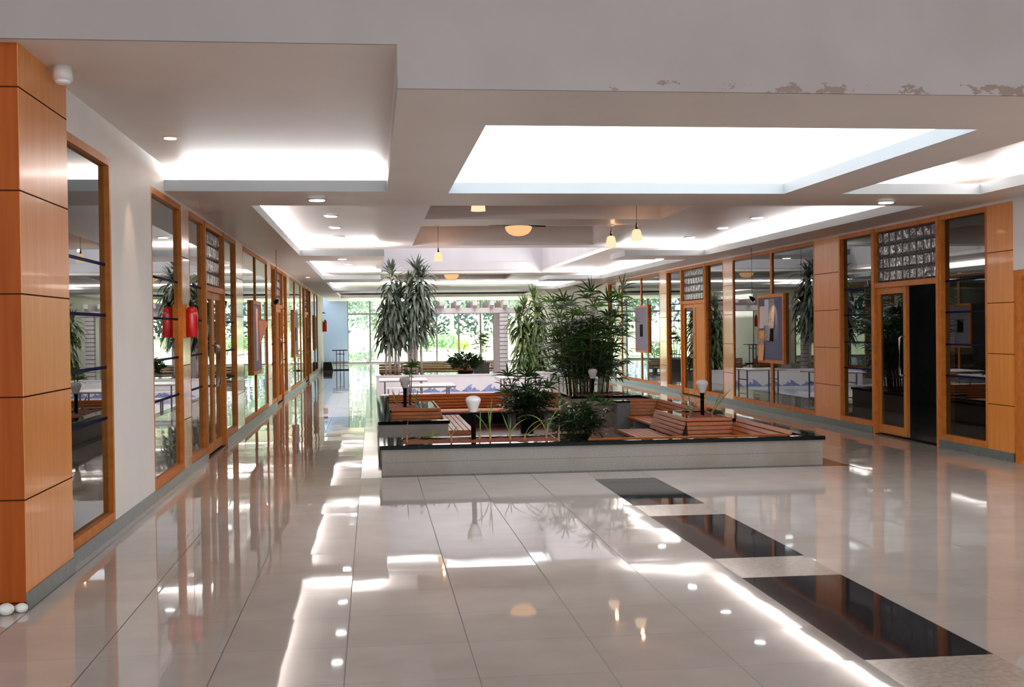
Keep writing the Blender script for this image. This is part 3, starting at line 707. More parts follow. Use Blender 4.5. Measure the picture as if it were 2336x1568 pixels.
bench((4.45, 15.0, -.25), 'slatted bench facing the camera before the right planter',
      [(3.55, 4.62, 14.62, 15.10, 'x')], [((4.10, 15.24), (4.72, 15.24), (0, -1))], [(3.7, 3.85, 14.7, 15.0), (4.5, 4.65, 14.7, 15.0)])
bench((3.8, 16.0, -.25), 'slatted bench on the left side of the right planter with pale sunlit backrest',
      [(3.5, 3.98, 15.2, 16.9, 'y')], [((4.09, 15.24), (4.09, 16.95), (-1, 0))], [(3.55, 3.9, 15.35, 15.5), (3.55, 3.9, 16.6, 16.75)])
bench((4.6, 14.1, -.25), 'slatted bench along the right parapet nearest the camera',
      [(4.25, 4.66, 13.3, 14.5, 'y')], [((4.75, 13.1), (4.75, 15.14), (-1, 0))], [(4.3, 4.6, 13.5, 13.65), (4.3, 4.6, 14.25, 14.4)])
bench((4.6, 18.2, -.25), 'corner slatted bench on the right between the right planter and the stone pier',
      [(4.2, 4.66, 17.0, 19.35, 'y')], [((4.75, 16.95), (4.75, 19.5), (-1, 0)), ((4.265, 19.52), (4.75, 19.52), (0, -1))], [(4.25, 4.6, 17.2, 17.35), (4.25, 4.6, 19.0, 19.15)])
bench((3.4, 13.1, -.25), 'slatted bench with its back against the front granite wall',
      [(2.4, 4.1, 12.98, 13.45, 'x')], [((2.34, 12.83), (4.6, 12.83), (0, 1), .332)], [(2.5, 2.65, 13.05, 13.35), (3.9, 4.05, 13.05, 13.35)])
o = thing('stone_pier', (4.15, 19.5, -.25), 'slate grey stone pier at the end of the right corner bench', 'pier')
MB().box(4.04, 4.25, 19.42, 19.72, -.25, .29).build('shaft', 'stone', o); MB().box(4.02, 4.255, 19.4, 19.74, .29, .32).build('cap', 'cap', o)

# bollard lamps
def bollard():
    x, y, z = 1.1, 13.12, .302
    o = thing('bollard_lamp', (x, y, z), 'white mushroom lamp on a black post in the front planter', 'garden lamp', 'mushroom lamps in the planters')
    MB().lathe([(.027, -.03), (.027, .30), (.033, .305), (.033, .335), (.024, .34)], (x, y, z), 16).build('post', 'black', o)
    pr = [(.044, .325), (.046, .335), (.054, .362), (.070, .405), (.082, .437), (.0875, .452), (.086, .467), (.076, .485), (.056, .499), (.030, .507), (.006, .509)]
    MB().lathe(pr, (x, y, z), 28).build('globe', 'opal', o)
    return o
b0 = bollard()
dup(b0, (.50, 19.0, .298), 'white mushroom lamp on a black post in the left planter')
dup(b0, (3.97, 21.23, .30), 'white mushroom lamp standing before the tall bamboo palm')
dup(b0, (4.56, 16.1, .298), 'white mushroom lamp in the right planter')

# ------------------------------------------------------------------ dining court and pergola court
def dining():
    m = MB().box(PX0, PX1 - .0, PY1, PY1 + .14, -.25, .26)
    o = tag(m.build('mural_wall', 'mural'), 'low white wall with blue mosaic waves behind the dining tables', 'wall')
    MB().box(PX0 - .02, PX1 + .02, PY1 - .02, PY1 + .22, .26, .29).build('coping', 'brick', o)
    # each wave rises gently and curls over at its crest
    per = .56; x = .72; k = 0
    while x < 3.9:
        h = (.13, .15, .17, .19)[k % 4] if x < 2.2 else .20
        P = [(x, -.20), (x + per, -.20), (x + per, -.165), (x + .50, -.15), (x + .45, -.12), (x + .42, -.07), (x + .40, -.10 + .5 * h * .3), (x + .365, -.115), (x + .33, -.10), (x + .315, -.06),
             (x + .33, -.20 + h * .85), (x + .36, -.20 + h * 1.05), (x + .30, -.20 + h), (x + .24, -.20 + h * .82), (x + .16, -.20 + h * .5), (x + .07, -.165)]
        MB().prism(P, 'y', PY1 - .006, PY1).build('wave_mosaic', 'wave', o); x += per; k += 1
    def table(loc, lb):
        w, d, h = 1.05, 1.25, .70; x, y, z = loc; t = thing('picnic_table', loc, lb, 'table', 'white tables of the dining court')
        MB().box(x - w / 2, x + w / 2, y - d / 2, y + d / 2, z + h - .02, z + h).build('tabletop', 'table_top', t)
        for yy in (y - d / 2 + .0, y + d / 2 - .02): MB().box(x - w / 2, x + w / 2, yy, yy + .02, z + h - .035, z + h - .0205).build('edge_rail', 'table_leg', t)
        for sx in (-1, 1):
            l = MB(); xx = x + sx * (w / 2 - .12)
            for yy in (y - .35, y + .35): l.box(xx - .015, xx + .015, yy - .015, yy + .015, z, z + h - .02)
            l.box(xx - .015, xx + .015, y - .335, y + .335, z + .05, z + .08); l.box(xx - .015, xx + .015, y - .335, y + .335, z + .42, z + .44)
            l.build('leg', 'table_leg', t)
        return t
    def stool(loc, lb):
        x, y, z = loc; t = thing('bench_seat', loc, lb, 'bench', 'white bench seats of the dining court')
        MB().box(x - .5, x + .5, y - .14, y + .14, z + .41, z + .43).build('seat', 'table_top', t)
        for sx in (-1, 1):
            l = MB(); xx = x + sx * .4
            l.box(xx - .014, xx + .014, y - .12, y - .092, z, z + .41); l.box(xx - .014, xx + .014, y + .092, y + .12, z, z + .41); l.box(xx - .014, xx + .014, y - .092, y + .092, z + .1, z + .125)
            l.build('leg', 'table_leg', t)
        return t
    t0 = table((1.08, 23.75, -.25), 'white dining table nearest the long bench, in front of the mosaic waves')
    dup(t0, (3.35, 27.0, -.25), 'white dining table between the brick pillar and the tall palm')
    dup(t0, (.1 + .56, 26.6, -.25), 'white dining table at the left end of the dining court')
    dup(t0, (4.3, 29.5, -.25), 'white dining table at the back right of the dining court')
    s0 = stool((.70, 25.3, -.25), 'white bench seat beside the left dining table')
    dup(s0, (3.3, 25.7, -.25), 'white bench seat in front of the dining table by the brick pillar')
    dup(s0, (.75, 28.2, -.25), 'white bench seat behind the left dining table')
    # pergola
    p = thing('pergola', (2.5, 34.4, 0), 'white pergola of beams and brick pillars before the garden windows', 'pergola')
    for xc in (1.17, 3.80):
        c = MB(); z = .29 if False else .0; n = 17; H = 2.02 / n
        for i in range(n): c.box(xc - .12, xc + .12, 34.3, 34.54, z + i * H, z + (i + 1) * H - .02, 0); c.box(xc - .112, xc + .112, 34.312, 34.528, z + (i + 1) * H - .02, z + (i + 1) * H, 1)
        c.build('pillar', ['brick', 'mortar'], p)
    MB().box(.9, 4.6, 34.36, 34.48, 2.02, 2.17).build('beam', 'brick', p)
    MB().box(.9, 4.6, 36.1, 36.22, 2.02, 2.17).build('beam', 'brick', p)
    for xr in (1.45, 1.98, 2.46, 2.94, 3.44, 3.82):
        MB().prism([(34.0, 2.36), (34.0, 2.24), (34.16, 2.17), (36.5, 2.17), (36.5, 2.36)], 'x', xr - .06, xr + .06).build('rafter', 'brick', p)
    for xc in (1.17, 3.80):
        MB().box(xc - .12, xc + .12, 36.04, 36.28, 0, 2.02).build('pillar', 'brick', p)
    # benches of the second court
    b = thing('garden_bench', (2.4, 41.2, 0), 'long slatted bench by the garden windows beyond the pergola', 'bench')
    slat_back((.95, 41.3), (4.4, 41.3), (0, -1), .40, .05, 6).build('backrest', 'slat_far', b); slat_seat(.95, 4.4, 40.7, 41.18, 'x', .04 + .14).build('seat', 'slat_far', b)
    for xx in (1.1, 4.2): MB().box(xx, xx + .1, 40.8, 41.1, 0, .11).build('leg', 'stone', b)
    b = thing('garden_bench', (.5, 40.0, 0), 'dark slatted bench left of the pergola, half behind the tall dracaenas', 'bench')
    slat_back((.2, 40.2), (.9, 40.2), (0, -1), .40, .05, 4).build('backrest', 'slat_far', b); slat_seat(.2, .9, 39.6, 40.08, 'x', .18).build('seat', 'slat_far', b)
    for xx in (.25, .75): MB().box(xx, xx + .1, 39.7, 40.0, 0, .11).build('leg', 'stone', b)
    q = thing('planter_box', (3.66, 40.4, 0), 'grey stone planter box left of the brick pillar', 'planter')
    MB().box(3.4, 3.93, 40.05, 40.6, 0, .36).build('box', 'stone', q); MB().box(3.38, 3.95, 40.03, 40.62, .36, .39).build('cap', 'stone', q); MB().box(3.44, 3.9, 40.1, 40.55, .39, .40).build('soil', 'soil', q)
    r = thing('planter_trough', (2.3, 33.6, 0), 'low granite trough on top of the mosaic wall carrying the dracaenas', 'planter')
    MB().box(.15, 1.9, 33.25, 34.1, 0, .24).build('trough', 'granite', r); MB().box(.2, 1.85, 33.3, 34.05, .24, .26).build('soil', 'soil', r)
    r = thing('planter_trough', (4.4, 33.6, 0), 'low granite trough right of the brick pillar', 'planter')
    MB().box(3.98, 5.1, 33.25, 34.2, 0, .24).build('trough', 'granite', r); MB().box(4.03, 5.05, 33.3, 34.15, .24, .26).build('soil', 'soil', r)
dining()

# ------------------------------------------------------------------ plants
def rhapis(loc, lb, canes, h0, h1, rad, seed, name='lady_palm', light=.12, pot=None, fan=.26, nl=(3, 6), low=.25, spread=.6, mats=('leaf_dark', 'leaf_light'), grp='lady palms', lw=.034):
    rr = random.Random(seed); o = thing(name, loc, lb, 'palm', grp); x0, y0, z0 = loc; cm = MB(); fm = MB()
    zb = z0
    if pot:
        r, h = pot; MB().lathe([(r * .72, 0), (r, h * .9), (r * 1.06, h * .9), (r * 1.06, h), (r * .92, h), (r * .9, h * .88)], loc, 24).build('pot', 'black', o); zb = z0 + h * .85
        MB().lathe([(r * .85, h * .8), (r * .85, h * .86)], loc, 20).build('soil', 'soil', o)
    for c in range(canes):
        a = rr.uniform(0, 2 * PI); q = rad * math.sqrt(rr.random()); bx_, by_ = x0 + q * math.cos(a), y0 + q * math.sin(a)
        H = rr.uniform(h0, h1); lean = Vector((math.cos(a), math.sin(a), 0)) * (spread * q / max(rad, .01)) * H * .35
        pts = [Vector((bx_, by_, zb)) + lean * t * t + Vector((0, 0, H * t)) for t in (0, .35, .7, 1)]
        cm.tube(pts, [.011, .010, .009, .006], 6)
        k = rr.randint(*nl)
        for i in range(k):
            t = low + (1 - low) * (i + rr.random() * .7) / k; t = min(t, 1)
            p = Vector((bx_, by_, zb)) + lean * t * t + Vector((0, 0, H * t))
            b = rr.uniform(0, 2 * PI); el = rr.uniform(.1, .9) if t < .9 else rr.uniform(.7, 1.4)
            d = Vector((math.cos(b) * math.cos(el), math.sin(b) * math.cos(el), math.sin(el)))
            L = fan * rr.uniform(.6, 1.1); e = p + d * L + Vector((0, 0, -.15 * L)); cm.tube([p, p + d * L * .5, e], .0035, 4, cap=False)
            up = Vector((0, 0, 1)); s = d.cross(up).normalized(); u2 = s.cross(d).normalized(); n = rr.randint(6, 9); mi = 1 if rr.random() < light * (1 + t) else 0
            for j in range(n):
                w = (j - (n - 1) / 2) / ((n - 1) / 2) * 1.35
                dd = d * math.cos(w) + s * math.sin(w) + u2 * rr.uniform(-.12, .2)
                fm.strap(e, dd, u2, fan * rr.uniform(.75, 1.15), lw, rr.uniform(.5, 1.3), 4, mi)
    cm.build('canes', 'cane', o); fm.build('foliage', list(mats), o); return o

def dracaena(loc, lb, stems, seed, mat='leaf_drac', trunk='bark', leafL=.66, leafW=.075, grp='dracaenas by the pergola', density=62):
    """stems: (dx, dy, height, leaf start, trunk radius)"""
    rr = random.Random(seed); o = thing('dracaena', loc, lb, 'potted plant', grp); x0, y0, z0 = loc; fm = MB()
    for dx, dy, H, ls, tr in stems:
        b = Vector((x0 + dx, y0 + dy, z0)); pts = [b + Vector((rr.uniform(-.03, .03) * i, rr.uniform(-.03, .03) * i, H * i / 4)) for i in range(5)]
        MB().tube(pts, [tr, tr * .9, tr * .7, tr * .5, tr * .4], 10).build('stem', trunk, o)
        n = int((H - ls) * density)
        for i in range(n):
            t = (ls + (H - ls) * i / n) / H; k = min(int(t * 4), 3); p = pts[k].lerp(pts[k + 1], t * 4 - k)
            a = i * 2.4 + rr.uniform(-.3, .3); el = rr.uniform(-.1, .55) + .5 * max(0, (i / n - .85) / .15)
            d = Vector((math.cos(a) * math.cos(el), math.sin(a) * math.cos(el), math.sin(el)))
            fm.strap(p, d, (0, 0, 1), leafL * rr.uniform(.8, 1.2), leafW * rr.uniform(.8, 1.15), rr.uniform(2.0, 3.6) if i / n < .85 else rr.uniform(.9, 2.2), 6)
        for i in range(14):
            a = rr.uniform(0, 2 * PI); el = rr.uniform(.7, 1.45); d = Vector((math.cos(a) * math.cos(el), math.sin(a) * math.cos(el), math.sin(el)))
            fm.strap(pts[4], d, (math.cos(a), math.sin(a), 0), leafL * .75, leafW * .8, .6, 5)
    fm.build('foliage', mat, o); return o

rhapis((3.98, 21.82, .305), 'tall bushy bamboo palm filling the back corner planter', 52, .7, 1.9, .40, 11, light=.24, fan=.32, nl=(6, 10), low=.20, spread=.85, lw=.035)
rhapis((2.62, 20.2, -.25), 'dark lady palm in a black pot in the middle of the court', 20, .3, .66, .13, 5, pot=(.15, .27), fan=.29, nl=(5, 7), low=.25, light=.03, spread=2.7, lw=.036)
rhapis((3.02, 17.3, -.25), 'dark lady palm behind the right end of the front planter bed', 15, .12, .36, .16, 23, pot=(.15, .22), fan=.23, nl=(5, 7), low=.2, light=.02, spread=2.2, lw=.032)
rhapis((.58, 19.4, .30), 'thin young palm with one leafy crown in the left planter', 2, .55, .62, .05, 8, fan=.17, nl=(3, 4), low=.8, light=.8, spread=.3)
rhapis((3.74, 40.3, .40), 'small palm in the grey planter box left of the brick pillar', 5, .55, 1.25, .12, 3, fan=.22, nl=(3, 5), low=.5, light=.7, spread=.8)
dracaena((.52, 33.5, .26), 'tall dracaena with drooping grey green leaves at the left of the pergola', [(-.05, 0, 2.88, .95, .05), (.10, .10, 2.1, .85, .04), (-.16, .0, 1.75, .8, .04), (.22, -.05, 2.3, .9, .04)], 4, leafL=.60, leafW=.098)
dracaena((1.25, 33.5, .26), 'second tall dracaena, broader headed, beside the left brick pillar', [(-.02, 0, 2.98, 1.0, .05), (.12, .1, 2.75, 1.2, .04), (-.16, -.05, 2.5, 1.0, .04)], 9, leafL=.68, leafW=.10)
dracaena((4.55, 33.7, .26), 'yellow striped dracaena with long drooping leaves right of the brick pillar', [(.1, 0, 2.2, .15, .035), (-.25, .1, 1.6, .12, .03), (.28, .1, 1.7, .12, .03), (-.1, -.15, 1.3, .1, .03), (-.32, -.1, 1.9, .15, .03)], 14, mat='leaf_drac_y', trunk='bark_brown', leafL=.56, leafW=.085)

def bush(name, loc, lb, r, h, n, seed, mat, leaf=.08, cat='shrub', group=None, stem='cane', fan=False):
    rr = random.Random(seed); o = thing(name, loc, lb, cat, group); x, y, z = loc; fm = MB(); sm = MB()
    for i in range(7):
        a = rr.uniform(0, 2 * PI); sm.tube([(x, y, z), (x + .6 * r * math.cos(a), y + .6 * r * math.sin(a), z + h * .6)], .012, 5)
    for i in range(n):
        a = rr.uniform(0, 2 * PI); c = rr.uniform(-.9, 1); q = rr.random() ** .4
        p = Vector((x + r * q * math.sqrt(1 - c * c) * math.cos(a), y + r * q * math.sqrt(1 - c * c) * math.sin(a), z + h * .52 + h * .5 * q * c))
        d = Vector((math.cos(a), math.sin(a), rr.uniform(-.4, 1.0)))
        fm.strap(p, d, (rr.uniform(-1, 1), rr.uniform(-1, 1), 1), leaf * rr.uniform(.7, 1.4), leaf * .42, rr.uniform(.1, .9), 2)
    sm.build('branches', stem, o); fm.build('foliage', mat, o); return o
pb = thing('plant_tub', (2.95, 38.0, 0), 'dark tub under the round shrub beyond the mosaic wall', 'plant pot'); MB().lathe([(.2, 0), (.26, .2), (.26, .22)], (2.95, 38.0, 0), 20).build('tub', 'black', pb); MB().lathe([(.25, .22), (.25, .225)], (2.95, 38, 0), 20).build('soil', 'soil', pb)
bush('indoor_shrub', (2.95, 38.0, .225), 'round dark green shrub in front of the slatted garden bench', .55, .55, 900, 21, 'leaf_dark', .13)

def lily(loc, lb, blades, seed, grp='shoots in the front planter', mat='leaf_grass', bulb=True):
    rr = random.Random(seed); o = thing('lily_shoot', loc, lb, 'plant', grp); x, y, z = loc; fm = MB()
    for az, el, L, dr in blades:
        d = Vector((math.cos(az) * math.cos(el), math.sin(az) * math.cos(el), math.sin(el)))
        fm.strap((x + rr.uniform(-.01, .01), y + rr.uniform(-.01, .01), z + .05), d, (math.cos(az), math.sin(az), .01) if el > 1.2 else (0, 0, 1), L, .019, dr, 9)
        fm.strap((x + rr.uniform(-.01, .01), y, z + .05), d, (-d.y, d.x, .2), L * .98, .014, dr, 9)
    fm.build('blades', mat, o)
    if bulb: MB().lathe([(.010, -.02), (.014, .01), (.010, .05), (.007, .08)], loc, 10).build('bulb', 'bulb', o)
    return o
lily((1.17, 13.15, .305), 'single upright green shoot right of the front lamp', [(0, 1.54, .34, .02)], 1)
lily((1.29, 13.15, .305), 'pair of tall upright green shoots in the front planter', [(0, 1.5, .46, .03), (PI, 1.5, .38, .1), (PI, 1.2, .55, 1.9)], 2)
lily((1.52, 13.2, .305), 'forked shoot with one leaf bent right in the front planter', [(PI, 1.25, .28, .1), (0, 1.1, .30, 1.3), (0, 1.5, .2, .05)], 3)
lily((1.66, 13.0, .305), 'arched shoot leaning right and down in the front planter', [(0, 1.15, .50, 2.6), (0, .65, .33, .05)], 4)
lily((1.93, 13.2, .305), 'tallest arching shoot at the right of the front planter', [(PI, 1.3, .52, 3.0), (0, 1.35, .60, 2.4), (0, 1.5, .15, 0)], 5)
lily((2.04, 13.0, .305), 'short dry stub at the right end of the front planter bed', [(0, 1.5, .12, 0)], 6, mat='leaf_dry')
lily((.85, 13.1, .305), 'withered stub left of the front lamp', [(0, 1.2, .14, .6), (PI, 1.2, .12, .6)], 7, mat='leaf_dry')
lily((.62, 13.1, .305), 'low dark green sprig in the front planter below the left bench', [(0, .5, .14, .4), (PI, .6, .13, .4), (1.2, .8, .15, .4), (2.2, .7, .12, .4), (4, .6, .1, .3)], 8, bulb=False)
lily((.36, 13.15, .305), 'reddish spiky stub near the left end of the front planter', [(0, 1.45, .2, .05), (0, .9, .1, .2), (PI, .8, .12, .2)], 9, mat='leaf_dry')
lily((.36, 18.8, .302), 'yellowing tuft left of the lamp in the left planter', [(0, 1.4, .3, .3), (PI, 1.3, .28, .4), (1, 1.2, .24, .6), (2.5, 1.3, .3, .2)], 10, 'shoots in the side planters', 'leaf_dry')
lily((.66, 18.75, .302), 'yellow green tuft right of the lamp in the left planter', [(0, 1.45, .32, .2), (PI, 1.4, .3, .3), (1, 1.3, .24, .5)], 11, 'shoots in the side planters')
lily((4.36, 16.0, .302), 'tall thin shoots left of the lamp in the right planter', [(PI, 1.1, .36, .1), (PI, 1.5, .42, .05), (0, 1.2, .3, 1.6)], 12, 'shoots in the side planters')
lily((4.64, 15.9, .302), 'two long thin blades leaning right of the lamp in the right planter', [(0, .95, .45, .25), (0, 1.15, .42, .1)], 13, 'shoots in the side planters')
lily((4.72, 15.6, .302), 'small yellow stub at the right end of the right planter', [(0, 1.45, .12, .1), (PI, 1.3, .1, .2)], 14, 'shoots in the side planters')

# ------------------------------------------------------------------ lamps on the ceiling
def downlight(name, loc, lb, r, m, grp):
    x, y, z = loc; o = thing(name, loc, lb, 'downlight', grp)
    MB().lathe([(r * 1.22, -.012), (r * 1.25, -.004), (r * 1.25, 0)], loc, 24).build('trim_ring', 'white_trim', o)
    MB().lathe([(r * .98, -.020), (r, -.0125)], loc, 24).build('diffuser', m, o)
    return o
gl, gr = 'recessed downlights left of the court', 'recessed downlights right of the court'
d0 = downlight('recessed_downlight', (-.56, 12.55, ZC), 'downlight in the near left soffit strip', .082, 'lamp_white', gl)
for y, z, lb in ((16.93, ZU, 'first downlight inside the second left tray'), (18.79, ZU, 'middle downlight inside the second left tray'), (20.71, ZU, 'last downlight inside the second left tray'),
                 (22.85, ZC, 'downlight in the second left cross soffit'), (29.3, ZU, 'nearer downlight inside the third left tray'), (31.3, ZU, 'farther downlight inside the third left tray')):
    dup(d0, (-.56, y, z), lb)
dup(d0, (.12, 22.9, ZU), 'downlight at the corner of the open court roof')
for y, z, lb in ((12.74, ZC, 'downlight in the near right soffit strip'), (17.25, ZU, 'first downlight inside the second right tray'), (19.0, ZU, 'middle downlight inside the second right tray'),
                 (21.03, ZU, 'last downlight inside the second right tray'), (23.3, ZC, 'downlight in the right cross soffit')):
    dup(d0, (5.75, y, z), lb, gr)
w0 = downlight('warm_downlight', (-1.65, 10.12, ZU), 'small warm downlight near the white pillar', .05, 'lamp_warm', 'warm downlights along the left wall')
dup(w0, (-1.62, 30.5, ZC), 'small warm downlight far along the left soffit')
o = thing('surface_spotlight', (-1.855, 7.5, ZU), 'white cylindrical spotlight on the ceiling beside the near left column', 'spotlight')
MB().lathe([(.058, -.085), (.058, 0)], (-1.855, 7.5, ZU), 24).build('housing', 'white_trim', o); MB().lathe([(.036, -.105), (.05, -.096), (.05, -.0851)], (-1.855, 7.5, ZU), 24).build('lens', 'opal', o)
def spot(loc, tgt, p, ang=50, col=(1, .62, .35)):
    l = D.lights.new('warm_beam', 'SPOT'); l.energy = p; l.spot_size = math.radians(ang); l.spot_blend = .6; l.specular_factor = 0; l.color = col; l.shadow_soft_size = .03
    q = D.objects.new('warm_beam', l); COL.objects.link(q); q.location = loc; q.rotation_euler = (Vector(tgt) - Vector(loc)).to_track_quat('-Z', 'Y').to_euler(); return q
spot((-1.72, 10.12, 3.1), (-1.98, 10.2, 1.6), 14, 45)
spot((-1.55, 12.0, 2.9), (-1.6, 12.4, 0), 60, 80)
def pendant(loc, lb, ztop):
    x, y, z = loc; o = thing('pendant_lamp', loc, lb, 'pendant lamp', 'glowing glass pendants over the court')
    MB().lathe([(.085, 0), (.084, .012), (.078, .08), (.062, .145), (.048, .165), (.02, .172)], loc, 24).build('shade', 'shade', o)
    MB().lathe([(.018, .172), (.016, .21), (.008, .26)], loc, 12).build('socket', 'black', o)
    MB().tube([(x, y, z + .26), (x, y, ztop)], .004, 6).build('cord', 'black', o)
    MB().lathe([(.05, -.02), (.055, 0)], (x, y, ztop), 16).build('canopy', 'white_trim', o)
    l = D.lights.new('pendant_glow', 'POINT'); l.energy = 1.2; l.specular_factor = 0; l.color = (1, .5, .25); l.shadow_soft_size = .03
    q = D.objects.new('pendant_glow', l); COL.objects.link(q); q.location = (x + .03, y, z + .23)
    return o
pendant((1.27, 22.7, 2.86), 'glass pendant on a long cord left of the bowl lamp', 3.55)
pendant((3.77, 18.45, 2.83), 'shorter glass pendant on the right beam', ZU)
pendant((3.90, 17.2, 2.83), 'larger nearer glass pendant on the right', 3.55)
pendant((1.24, 13.75, 2.925), 'glass pendant almost hidden above the near soffit edge', 3.55)
def bowl(loc, lb, ztop):
    x, y, z = loc; o = thing('bowl_lamp', loc, lb, 'ceiling lamp', 'glowing bowl lamps along the hall')
    MB().lathe([(.02, -.155), (.09, -.145), (.16, -.115), (.205, -.07), (.225, -.02), (.228, 0), (.20, .01)], loc, 32).build('bowl', 'bowl', o)
    for a in (.28, -.28):
        c, s = math.cos(a), math.sin(a); n = Vector((-s, c, 0)) * .012; d = Vector((c, s, 0)) * .49; ctr = Vector((x, y, z + (.012 if a > 0 else .034)))
        MB().hexa([ctr - d - n, ctr + d - n, ctr + d + n, ctr - d + n], [q + Vector((0, 0, .02)) for q in (ctr - d - n, ctr + d - n, ctr + d + n, ctr - d + n)]).build('cross_bar', 'black', o)
    MB().tube([(x, y, z + .05), (x, y, ztop)], .008, 8).build('rod', 'black', o)
    return o
bowl((2.45, 19.7, 3.255), 'glowing orange bowl lamp with crossed dark bars over the seating court', 3.55)
bowl((2.42, 36.2, 3.22), 'glowing orange bowl lamp beyond the open court roof', 3.55)
bowl((2.45, 44.6, 3.12), 'farthest glowing orange bowl lamp near the garden windows', ZU)
v = thing('ceiling_vent', (2.36, 11.98, ZC + .11), 'small finned vent on the far lip of the bright ceiling tray', 'vent')
f = MB()
for k in range(14): f.box(2.19 + k * .022, 2.20 + k * .022, 12.0, 12.05, 3.042, 3.075)
f.build('fins', 'white_trim', v)
def hung_spot(x, y, z, ztop, tgt, lb):
    o = thing('hanging_spot', (x, y, ztop), lb, 'spotlight', 'hanging spots before the boards')
    MB().tube([(x, y, ztop), (x, y, z + .05)], .004, 6).build('cord', 'black', o)
    d = (Vector(tgt) - Vector((x, y, z))).normalized(); c = Vector((x, y, z))
    MB().tube([c - d * .06, c - d * .02, c + d * .05], [.012, .03, .04], 14).build('head', 'black', o)
    MB().tube([c + d * .051, c + d * .055], [.028, .028], 14).build('bulb', 'lamp_warm', o)
    spot(c + d * .07, tgt, 9, 60); return o
hung_spot(6.62, 20.15, 2.03, ZC, (6.95, 20.2, 1.75), 'black hanging spot shining on the board with papers')
hung_spot(-1.6, 20.3, 2.06, ZC, (-1.9, 20.9, 1.75), 'black hanging spot shining on the left board with the kite')

# ------------------------------------------------------------------ boards and papers
def board(sd, y0, y1, z0, z1, lb, m):
    f, n, _ = SIDE[sd]; o = thing('notice_board', (f, (y0 + y1) / 2, z0), lb, 'notice board', 'notice boards along the glazed walls')
    fr = MB(); w = .06
    pd = .017
    bx(fr, sd, -pd, .030, y0, y0 + w, z0, z1); bx(fr, sd, -pd, .030, y1 - w, y1, z0, z1); bx(fr, sd, -pd, .030, y0 + w, y1 - w, z0, z0 + w); bx(fr, sd, -pd, .030, y0 + w, y1 - w, z1 - w, z1)
    fr.build('frame', 'frame', o); p = MB(); bx(p, sd, -.015, .018, y0 + w, y1 - w, z0 + w, z1 - w); p.build('felt', m, o); return o
def paper(sd, y0, y1, z0, z1, lb, m, d=.0185, curl=0, name='pinned_paper', grp='papers on the right notice board', cat='paper'):
    f, n, _ = SIDE[sd]; mb = MB(); k = 8; v = []; fc = []
    for i in range(k + 1):
        t = i / k; z = z0 + (z1 - z0) * t; dd = d + curl * (1 - t) ** 2
        for e in (0, .0015):
            v += [(f + n * (dd + e), y0, z), (f + n * (dd + e), y1, z)]
    for i in range(k):
        a, b = 4 * i, 4 * i + 4
        fc += [(a + 2, a + 3, b + 3, b + 2), (a, b, b + 1, a + 1), (a, a + 2, b + 2, b), (a + 1, b + 1, b + 3, a + 3)]
    fc += [(0, 1, 3, 2), (4 * k, 4 * k + 2, 4 * k + 3, 4 * k + 1)]
    mb.add(v, fc, 0, False); return tag(mb.build(name, m), lb, cat, grp)
board('r', 19.68, 21.05, .88, 2.11, 'blue notice board with pinned papers in an orange wooden frame', 'board_blue')
paper('r', 20.690, 20.970, 1.50, 1.90, 'white sheet pinned at the upper left of the blue board', 'paper', curl=.012)
paper('r', 20.470, 20.690, 1.55, 2.02, 'lamplit white sheet at the top of the blue board', 'paper', curl=.008)
paper('r', 20.150, 20.470, 1.50, 2.03, 'large newspaper page at the top right of the blue board', 'news', curl=.02)
paper('r', 20.390, 20.670, 1.28, 1.60, 'newspaper cutting in the middle of the blue board', 'news', d=.022, curl=.015)
paper('r', 20.220, 20.590, 1.27, 1.50, 'black card in the middle of the blue board', 'dark_card')
paper('r', 20.710, 20.990, .92, 1.46, 'orange paper strip down the lower left of the blue board', 'paper_orange', d=.020, curl=.03)
paper('r', 20.750, 20.970, 1.20, 1.32, 'small grey note on the orange strip', 'news', d=.036)
board('r', 29.8, 31.25, .88, 2.12, 'plain grey notice board with a dark rectangle farther along the right wall', 'board_grey')
paper('r', 30.400, 30.750, 1.30, 1.62, 'dark card in the centre of the plain grey board', 'dark_card', grp='cards on the grey boards')
board('l', 20.1, 21.5, .82, 2.08, 'grey board on the left with a colourful poster and pink kite paper', 'board_grey')
paper('l', 20.65, 20.95, 1.05, 1.95, 'narrow white and pink poster on the left board', 'paper_pink', grp='papers on the left board')
paper('l', 20.7, 20.9, 1.25, 1.6, 'row of small white prints on the pink poster', 'paper', d=.022, grp='papers on the left board')
def kite():
    mb = MB(); P = [(-1.988, 21.05, 1.80), (-1.83, 21.3, 1.72), (-1.988, 21.35, 1.28), (-1.988, 21.15, 1.75)]
    q = [(p[0] - .004, p[1] + .004, p[2]) for p in P]
    mb.add(P + q, [(0, 1, 2, 3), (7, 6, 5, 4), (0, 4, 5, 1), (1, 5, 6, 2), (2, 6, 7, 3), (3, 7, 4, 0)]); return mb
tag(kite().build('paper_kite', 'paper_pink'), 'pink paper kite sticking out from the left notice board', 'paper')
board('l', 30.6, 31.9, .88, 2.1, 'grey notice board with a dark card farther along the left wall', 'board_grey')
paper('l', 31.0, 31.35, 1.3, 1.65, 'dark card on the farther left notice board', 'dark_card', grp='cards on the grey boards')
board('l', 41.4, 42.6, .88, 2.1, 'farthest notice board at the end of the left wall', 'board_grey')

